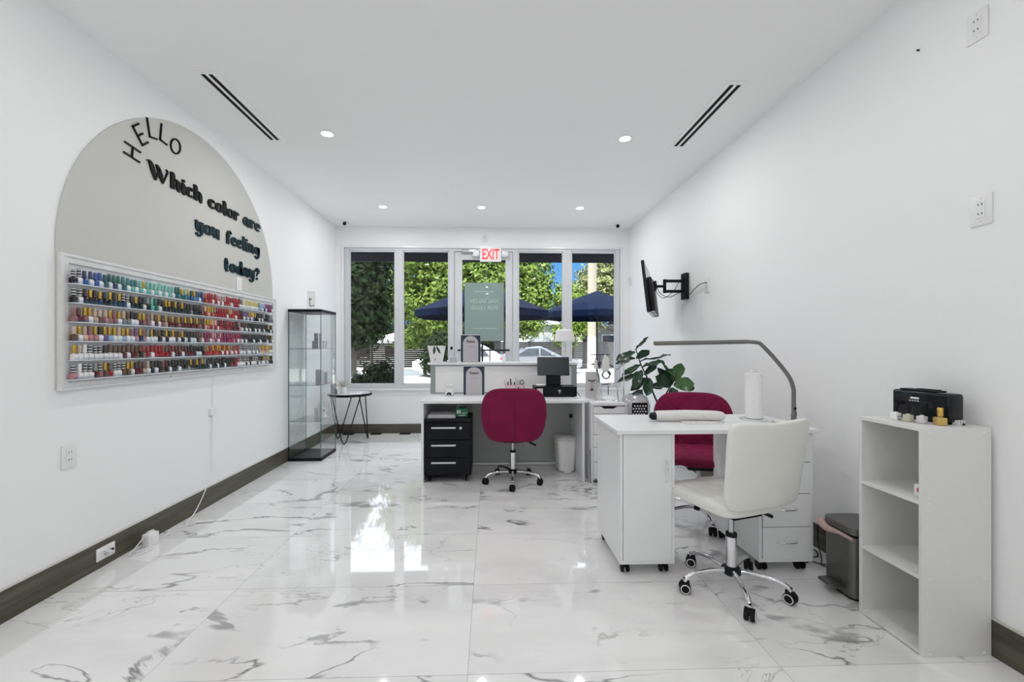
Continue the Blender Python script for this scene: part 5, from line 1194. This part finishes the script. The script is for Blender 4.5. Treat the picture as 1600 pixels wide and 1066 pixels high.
def parasol(x, y, w, zr, za, label, rz=0):
    t = thing('patio_umbrella', label, 'umbrella', (x, y, -.1), rz, 'navy patio umbrellas')
    zr += .1; za += .1; b = MB(); n_ = 8; vs = [(0, 0, za)]; fs = []
    for k, q in enumerate((.35, .7, 1.0)):
        for i in range(n_):
            a = 2 * PI * (i + .5) / n_; sg = .05 * math.sin(q * PI); vs.append((w * q * math.cos(a), w * q * math.sin(a), za + (zr - za) * q + .03 * (1 - abs(2 * q - 1))))
    for i in range(n_):
        vs.append((w * math.cos(2 * PI * (i + .5) / n_) * 1.0, w * math.sin(2 * PI * (i + .5) / n_) * 1.0, zr - .13))
    for i in range(n_): fs.append((0, 1 + i, 1 + (i + 1) % n_))
    for k in range(3):
        for i in range(n_): fs.append((1 + k * n_ + i, 1 + (k + 1) * n_ + i, 1 + (k + 1) * n_ + (i + 1) % n_, 1 + k * n_ + (i + 1) % n_))
    b.raw(vs, fs); o = b.build('canopy', M_umb, t)
    so = o.modifiers.new('thickness', 'SOLIDIFY'); so.thickness = .012
    b = MB(); b.tube([(0, 0, .03), (0, 0, za - .01)], .022, 10); b.build('pole', M_black, t, smooth=True)
    for i in range(n_):
        a = 2 * PI * (i + .5) / n_; MB().tube([(0, 0, za - .05), (w * .97 * math.cos(a), w * .97 * math.sin(a), zr - .02)], .008, 6).build('rib', M_black, t)
    MB().lathe([(.28, 0), (.28, .05), (.04, .08), (.04, .2)], n=24).build('base', M_black, t, smooth=True)
parasol(-.175, 9.4, 1.50, 1.98, 2.56, 'navy patio umbrella behind the door poster')
parasol(2.75, 10.9, 1.50, 2.07, 2.66, 'navy patio umbrella seen through the right hand windows', R(10))

t = thing('utility_pole', 'tall pale concrete utility pole painted white near the ground, across the street', 'pole', (3.62, 15, -.2))
b = MB(); b.lathe([(.165, 1.75), (.135, 9)], n=20); b.mi = 1; b.lathe([(.175, 0), (.168, 1.76)], n=20); b.build('shaft', [mat('weathered pole', (.33, .29, .22), .8, noise=.15, nscale=4), M_house], t, smooth=True)

def slat_fence(x0, x1, y, z1, m, label, n, post):
    t = thing('slat_fence', label, 'fence', ((x0 + x1) / 2, y, -.2))
    cx_ = (x0 + x1) / 2; b = MB(); H_ = z1 + .2; p_ = H_ / n
    for i in range(n): b.box(x0 - cx_, x1 - cx_, 0, .03, i * p_ + .007, (i + 1) * p_ - .007)
    b.build('slats', m, t)
    x = x0
    while x <= x1 + .01: MB().box(x - cx_ - .06, x - cx_ + .06, .03, .14, 0, H_ + .05).build('post', m, t); x += post
slat_fence(-12, 0.2, 29, 1.42, M_fence, 'dark brown horizontal slat fence across the street on the left', 12, 2.0)
slat_fence(.3, 14, 27, 1.50, M_fence_r, 'grey horizontal slat fence across the street on the right', 13, 2.2)

def car(label, cx_, cy_, L_, paint, rev, hatch):
    """side view along x; nose towards -x unless rev"""
    t = thing('parked_car', label, 'car', (cx_, cy_, -.2), PI if rev else 0, 'cars parked across the street')
    h = L_ / 2
    if hatch: prof = [(-h, .35), (-h - .02, .62), (-h + .15, .80), (-h + .95, 1.0), (-h + 1.65, 1.42), (-.1, 1.56), (h - .9, 1.50), (h - .25, 1.15), (h - .02, 1.0), (h, .40)]
    else: prof = [(-h, .35), (-h - .02, .60), (-h + .2, .76), (-h + 1.15, .92), (-h + 1.85, 1.32), (-.05, 1.43), (h - 1.55, 1.36), (h - .75, 1.06), (h - .08, 1.0), (h, .42)]
    def sect(pts, hw_, zin=.95):
        vs, fs = [], []; n_ = len(pts)
        for s_ in (-1, 1):
            for (x, z) in pts: vs.append((x, s_ * (hw_ - (.22 * (z - zin) / .5 if z > zin else 0)), z))
        for i in range(n_): fs.append((i, (i + 1) % n_, n_ + (i + 1) % n_, n_ + i))
        fs += [tuple(range(n_))[::-1], tuple(range(n_, 2 * n_))]; return vs, fs
    low = [(x, z) for x, z in prof]; low += [(h - .45, .22), (-h + .4, .22)]
    b = MB(); b.raw(*sect(low, .88)); bmesh.ops.bevel(b.bm, geom=b.bm.edges[:], offset=.05, segments=3, affect='EDGES'); bo = b.build('body', paint, t, smooth=True)
    zg = .96
    i0 = -h + (1.12 if hatch else 1.35); i1 = h - (.45 if hatch else .98); r0 = -h + 1.72 if hatch else -h + 1.95; r1 = h - .95 if hatch else h - 1.62; zt = 1.42 if hatch else 1.31
    for (a, c_, d_, e_) in ((i0 + .08, -.08, r0 + .10, -.08), (.02, i1 - .1, .02, r1)):
        for s_ in (-1, 1):
            def yy(z): return s_ * (.885 - .22 * (z - .95) / .5)
            b = MB(); b.raw([(a, yy(zg), zg), (c_, yy(zg), zg), (e_, yy(zt), zt), (d_, yy(zt), zt), (a, yy(zg) - s_ * .03, zg), (c_, yy(zg) - s_ * .03, zg), (e_, yy(zt) - s_ * .03, zt), (d_, yy(zt) - s_ * .03, zt)], [(0, 1, 2, 3), (7, 6, 5, 4), (0, 4, 5, 1), (1, 5, 6, 2), (2, 6, 7, 3), (3, 7, 4, 0)])
            b.build('side_window', M_carglass, t)
    for wx in (-h + .82, h - .85):
        for s_ in (-1, 1):
            T = Matrix.Translation((wx, s_ * .86, .33)) @ Matrix.Rotation(R(90), 4, 'X')
            b = MB(); b.lathe([(.20, -.09), (.32, -.09), (.335, -.05), (.335, .05), (.32, .09), (.20, .09)], n=32, T=T); w = b.build('tyre', M_tyre, t, smooth=True)
            b = MB(); b.lathe([(.215, -.085), (.215, .085)], n=28, T=T)
            for k in range(5):
                b.mi = 1
                Tk = T @ Matrix.Rotation(2 * PI * k / 5, 4, 'Z'); b.box(.05, .20, -.035, .035, -.095, .095, T=Tk)
            b.mi = 1; b.lathe([(.05, -.10), (.05, .10)], n=16, T=T); b.lathe([(.19, -.093), (.215, -.093), (.215, .093), (.19, .093)], n=28, T=T)
            b.build('rim', [M_black, M_cars], w)
    for s_ in (-1, 1):
        MB().box(h - .10, h + .015, s_ * .62 - .2, s_ * .62 + .2, .78, .92, bev=.02).build('tail_light', mat('tail light red', (.55, .02, .02), .2), t)
        MB().box(-h - .02, -h + .2, s_ * .62 - .18, s_ * .62 + .2, .62, .74, bev=.03).build('head_light', M_lens, t)
        MB().box(i0 + .10, i0 + .26, s_ * .90 - .06, s_ * .90 + .10, .98, 1.10, bev=.02).build('wing_mirror', paint, t)
car('white hatchback car parked across the street, left of the door', -1.52, 20.5, 4.1, M_carw, False, True)
car('silver sedan car parked across the street, right of the door', 2.50, 22.5, 4.4, M_cars, True, False)

def house(label, x0, x1, y0, y1, h, m, wins, gable=1.0, rm=None):
    t = thing('house', label, 'house', ((x0 + x1) / 2, y0, -.2)); cx_ = (x0 + x1) / 2
    MB().box(x0 - cx_, x1 - cx_, 0, y1 - y0, 0, h + .2).build('wall', m, t)
    e_ = .4; b = MB(); a, c_, d_ = x0 - cx_ - e_, x1 - cx_ + e_, y1 - y0
    b.raw([(a, -e_, h + .2), (c_, -e_, h + .2), (c_, d_ + e_, h + .2), (a, d_ + e_, h + .2), ((a + c_) / 2, -e_, h + .2 + gable), ((a + c_) / 2, d_ + e_, h + .2 + gable)], [(0, 1, 4), (2, 3, 5), (1, 2, 5, 4), (3, 0, 4, 5), (3, 2, 1, 0)]); b.build('roof', rm or M_roof, t)
    for (u0, u1, z0, z1) in wins:
        w = MB().box(u0 - cx_, u1 - cx_, -.06, .02, z0 + .2, z1 + .2).build('window', M_house, t); MB().box(u0 - cx_ + .07, u1 - cx_ - .07, -.075, -.055, z0 + .27, z1 + .13).build('pane', M_carglass, w)
house('low white house with a pale gable roof behind the left fence', -9.5, -4.2, 34, 42, 1.65, M_house, ((-8.4, -7.4, .4, 1.3),), .8)
house('white house behind the right fence between the trees', 1.0, 7.2, 33, 40, 2.9, M_house, ((4.9, 6.1, 1.1, 2.2),), .6)
house('grey bungalow behind the right fence beside the utility pole', 8.0, 16, 31.5, 40, 2.7, M_houseg, ((8.3, 9.3, 1.0, 2.1), (10.2, 11.8, .9, 2.1)), .5, M_houseg)

def tree(label, x, y, h, blobs, m, leaf_n, leaf_s, seed, trunk_r=.22, name='tree', zb=-.2, cat='tree'):
    """crown = clumps of leaves scattered through the volumes in blobs (cx,cy,cz,rx,ry,rz)"""
    rn = random.Random(seed)
    t = thing(name, label, cat, (x, y, zb))
    b = MB(); b.tube([(0, 0, 0), (.1, .05, h * .3), (.0, .1, h * .6)], [trunk_r * 1.2, trunk_r, trunk_r * .6], 10, smooth=4)
    for (cx_, cy_, cz_, rx, ry, rz_) in blobs: b.tube([(0, .05, h * .25), (cx_ * .5, cy_ * .5, (h * .25 + cz_) * .5), (cx_, cy_, cz_)], [trunk_r * .6, trunk_r * .4, .03], 6, smooth=3)
    b.build('trunk', M_bark, t, smooth=True)
    tot = sum(q[3] * q[4] + q[3] * q[5] for q in blobs); vs, fs = [], []
    for (cx_, cy_, cz_, rx, ry, rz_) in blobs:
        nc = max(4, int(1.7 * leaf_n * (rx * ry + rx * rz_) / tot / 26))
        for c_ in range(nc):
            th, ph = rn.uniform(0, 2 * PI), math.acos(rn.uniform(-1, 1)); rad = rn.uniform(.35, 1.0)
            n_ = Vector((math.sin(ph) * math.cos(th), math.sin(ph) * math.sin(th), math.cos(ph)))
            cc = Vector((cx_ + rx * n_.x * rad, cy_ + ry * n_.y * rad, cz_ + rz_ * n_.z * rad)); cr = leaf_s * rn.uniform(1.8, 3.2)
            for l in range(26):
                o_ = Vector((rn.gauss(0, 1), rn.gauss(0, 1), rn.gauss(0, .8))) * cr * .6; p = cc + o_
                nn = (o_.normalized() * .6 + n_ * .5 + Vector((rn.uniform(-.6, .6), rn.uniform(-.6, .6), rn.uniform(0, .9)))).normalized()
                a = nn.cross(Vector((rn.uniform(-1, 1), rn.uniform(-1, 1), rn.uniform(-1, 1)))).normalized(); b2 = nn.cross(a); s_ = leaf_s * rn.uniform(.6, 1.2)
                k = len(vs); vs += [p - a * s_, p + b2 * s_ * .45, p + a * s_, p - b2 * s_ * .45]; fs.append((k, k + 1, k + 2, k + 3))
    me = bpy.data.meshes.new('crown'); me.from_pydata(vs, [], fs); me.materials.append(m)
    o = bpy.data.objects.new('crown', me); C.objects.link(o); o.parent = t
tree('tall dense dark tree at the left edge of the shopfront view', -6.5, 20.0, 9, [(0, 0, 4.6, 1.9, 1.6, 1.7), (.1, 0, 2.8, 1.7, 1.5, 1.5), (.5, -.3, 3.9, 1.2, 1.2, 1.3), (-1.0, 0, 6.6, 1.8, 2, 1.8)], M_treed, 15000, .17, 1)  # building's shade on this tree is put into its dark leaf colour
tree('broad bright green tree behind the white car', -3.2, 25.5, 12, [(0, 0, 6.5, 3.4, 2.6, 3.4), (-1.7, -.5, 4.2, 1.8, 1.6, 1.6), (2.2, -.4, 5.4, 2.2, 1.9, 2.3), (0, -.8, 3.4, 1.9, 1.4, 1.3), (-1.2, 0, 9, 2.4, 2.2, 1.9), (2.0, 0, 8.6, 2.2, 2.0, 1.8)], M_tree, 26000, .15, 2)
tree('bright green tree behind the door poster', 1.0, 27.0, 11, [(0, 0, 6.3, 2.9, 2.2, 2.4), (-1.8, -.3, 4.6, 1.6, 1.4, 1.5), (1.7, -.4, 4.7, 1.6, 1.4, 1.6), (0, 0, 8.2, 2.0, 1.8, 1.6), (1.2, -.5, 3.1, 1.5, 1.2, 1.0)], M_tree, 18000, .15, 3)
tree('olive green tree at the right edge of the view behind the utility pole', 8.8, 28.0, 9, [(0, 0, 6.1, 3.0, 2.2, 2.1), (-2.0, 0, 4.8, 1.7, 1.4, 1.4), (1.9, 0, 5.2, 2.0, 1.6, 1.7), (-2.6, -.3, 3.1, 1.0, .9, .9)], M_tree2, 14000, .15, 4)
tree('young green tree between the navy umbrellas', 5.0, 26.0, 6, [(0, 0, 4.2, 1.1, 1.0, 1.0), (.6, 0, 3.0, .9, .8, .8), (-.4, 0, 2.2, .8, .7, .8)], M_tree, 5200, .13, 5, .10)
tree('low green shrub hanging over the left fence', -3.2, 28.0, 3, [(0, 0, 2.2, 1.6, .6, .9), (-2.0, 0, 2.0, 1.0, .5, .7), (1.6, 0, 1.9, 1.0, .5, .8)], M_tree, 7000, .13, 6, .06, 'shrub', cat='shrub')
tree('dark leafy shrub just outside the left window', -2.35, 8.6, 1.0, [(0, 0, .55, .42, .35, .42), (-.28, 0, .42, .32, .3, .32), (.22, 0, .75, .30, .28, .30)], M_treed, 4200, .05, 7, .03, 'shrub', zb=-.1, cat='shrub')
tree('near black bush behind the white planter', -1.75, 15.0, 1.5, [(0.1, 0, 1.45, .55, .4, .40), (-.2, 0, .95, .35, .4, .4)], M_treed, 4400, .09, 8, .05, 'shrub', cat='shrub')  # bush added to fill a dark shape, leaves coloured near black
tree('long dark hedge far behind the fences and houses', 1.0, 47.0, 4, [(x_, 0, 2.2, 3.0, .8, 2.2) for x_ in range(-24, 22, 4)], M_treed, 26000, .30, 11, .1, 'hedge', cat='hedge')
# iron scroll bench and planter wall close to the right window
t = thing('iron_bench', 'black iron scroll bench back outside the right window', 'bench', (1.98, 7.2, -.1))
b = MB(); b.tube([(.075 * math.cos(a * .3) * (1 - a * .012), 0, .84 + .075 * math.sin(a * .3) * (1 - a * .012)) for a in range(26)], .013, 8); b.build('scroll', M_iron, t, smooth=True)
b = MB(); b.tube([(-.25, 0, 1.02), (-.05, 0, 1.05), (.12, 0, .98), (.3, 0, .90)], .014, 8, smooth=5); b.tube([(-.26, 0, 0), (-.26, 0, .60), (-.15, 0, .88), (-.13, 0, .70)], .014, 8, smooth=5); b.tube([(.3, 0, 0), (.3, 0, .90)], .014); b.tube([(-.26, 0, .62), (.3, 0, .62)], .014); b.build('frame', M_iron, t, smooth=True)
t = thing('planter_wall', 'grey marbled planter box outside the window behind the till', 'planter', (1.25, 7.0, -.1))
MB().box(-.35, .10, -.15, .15, 0, 1.0, bev=.01).build('box', mat('marbled grey render', (.40, .41, .45), .6, noise=.25, nscale=6), t)
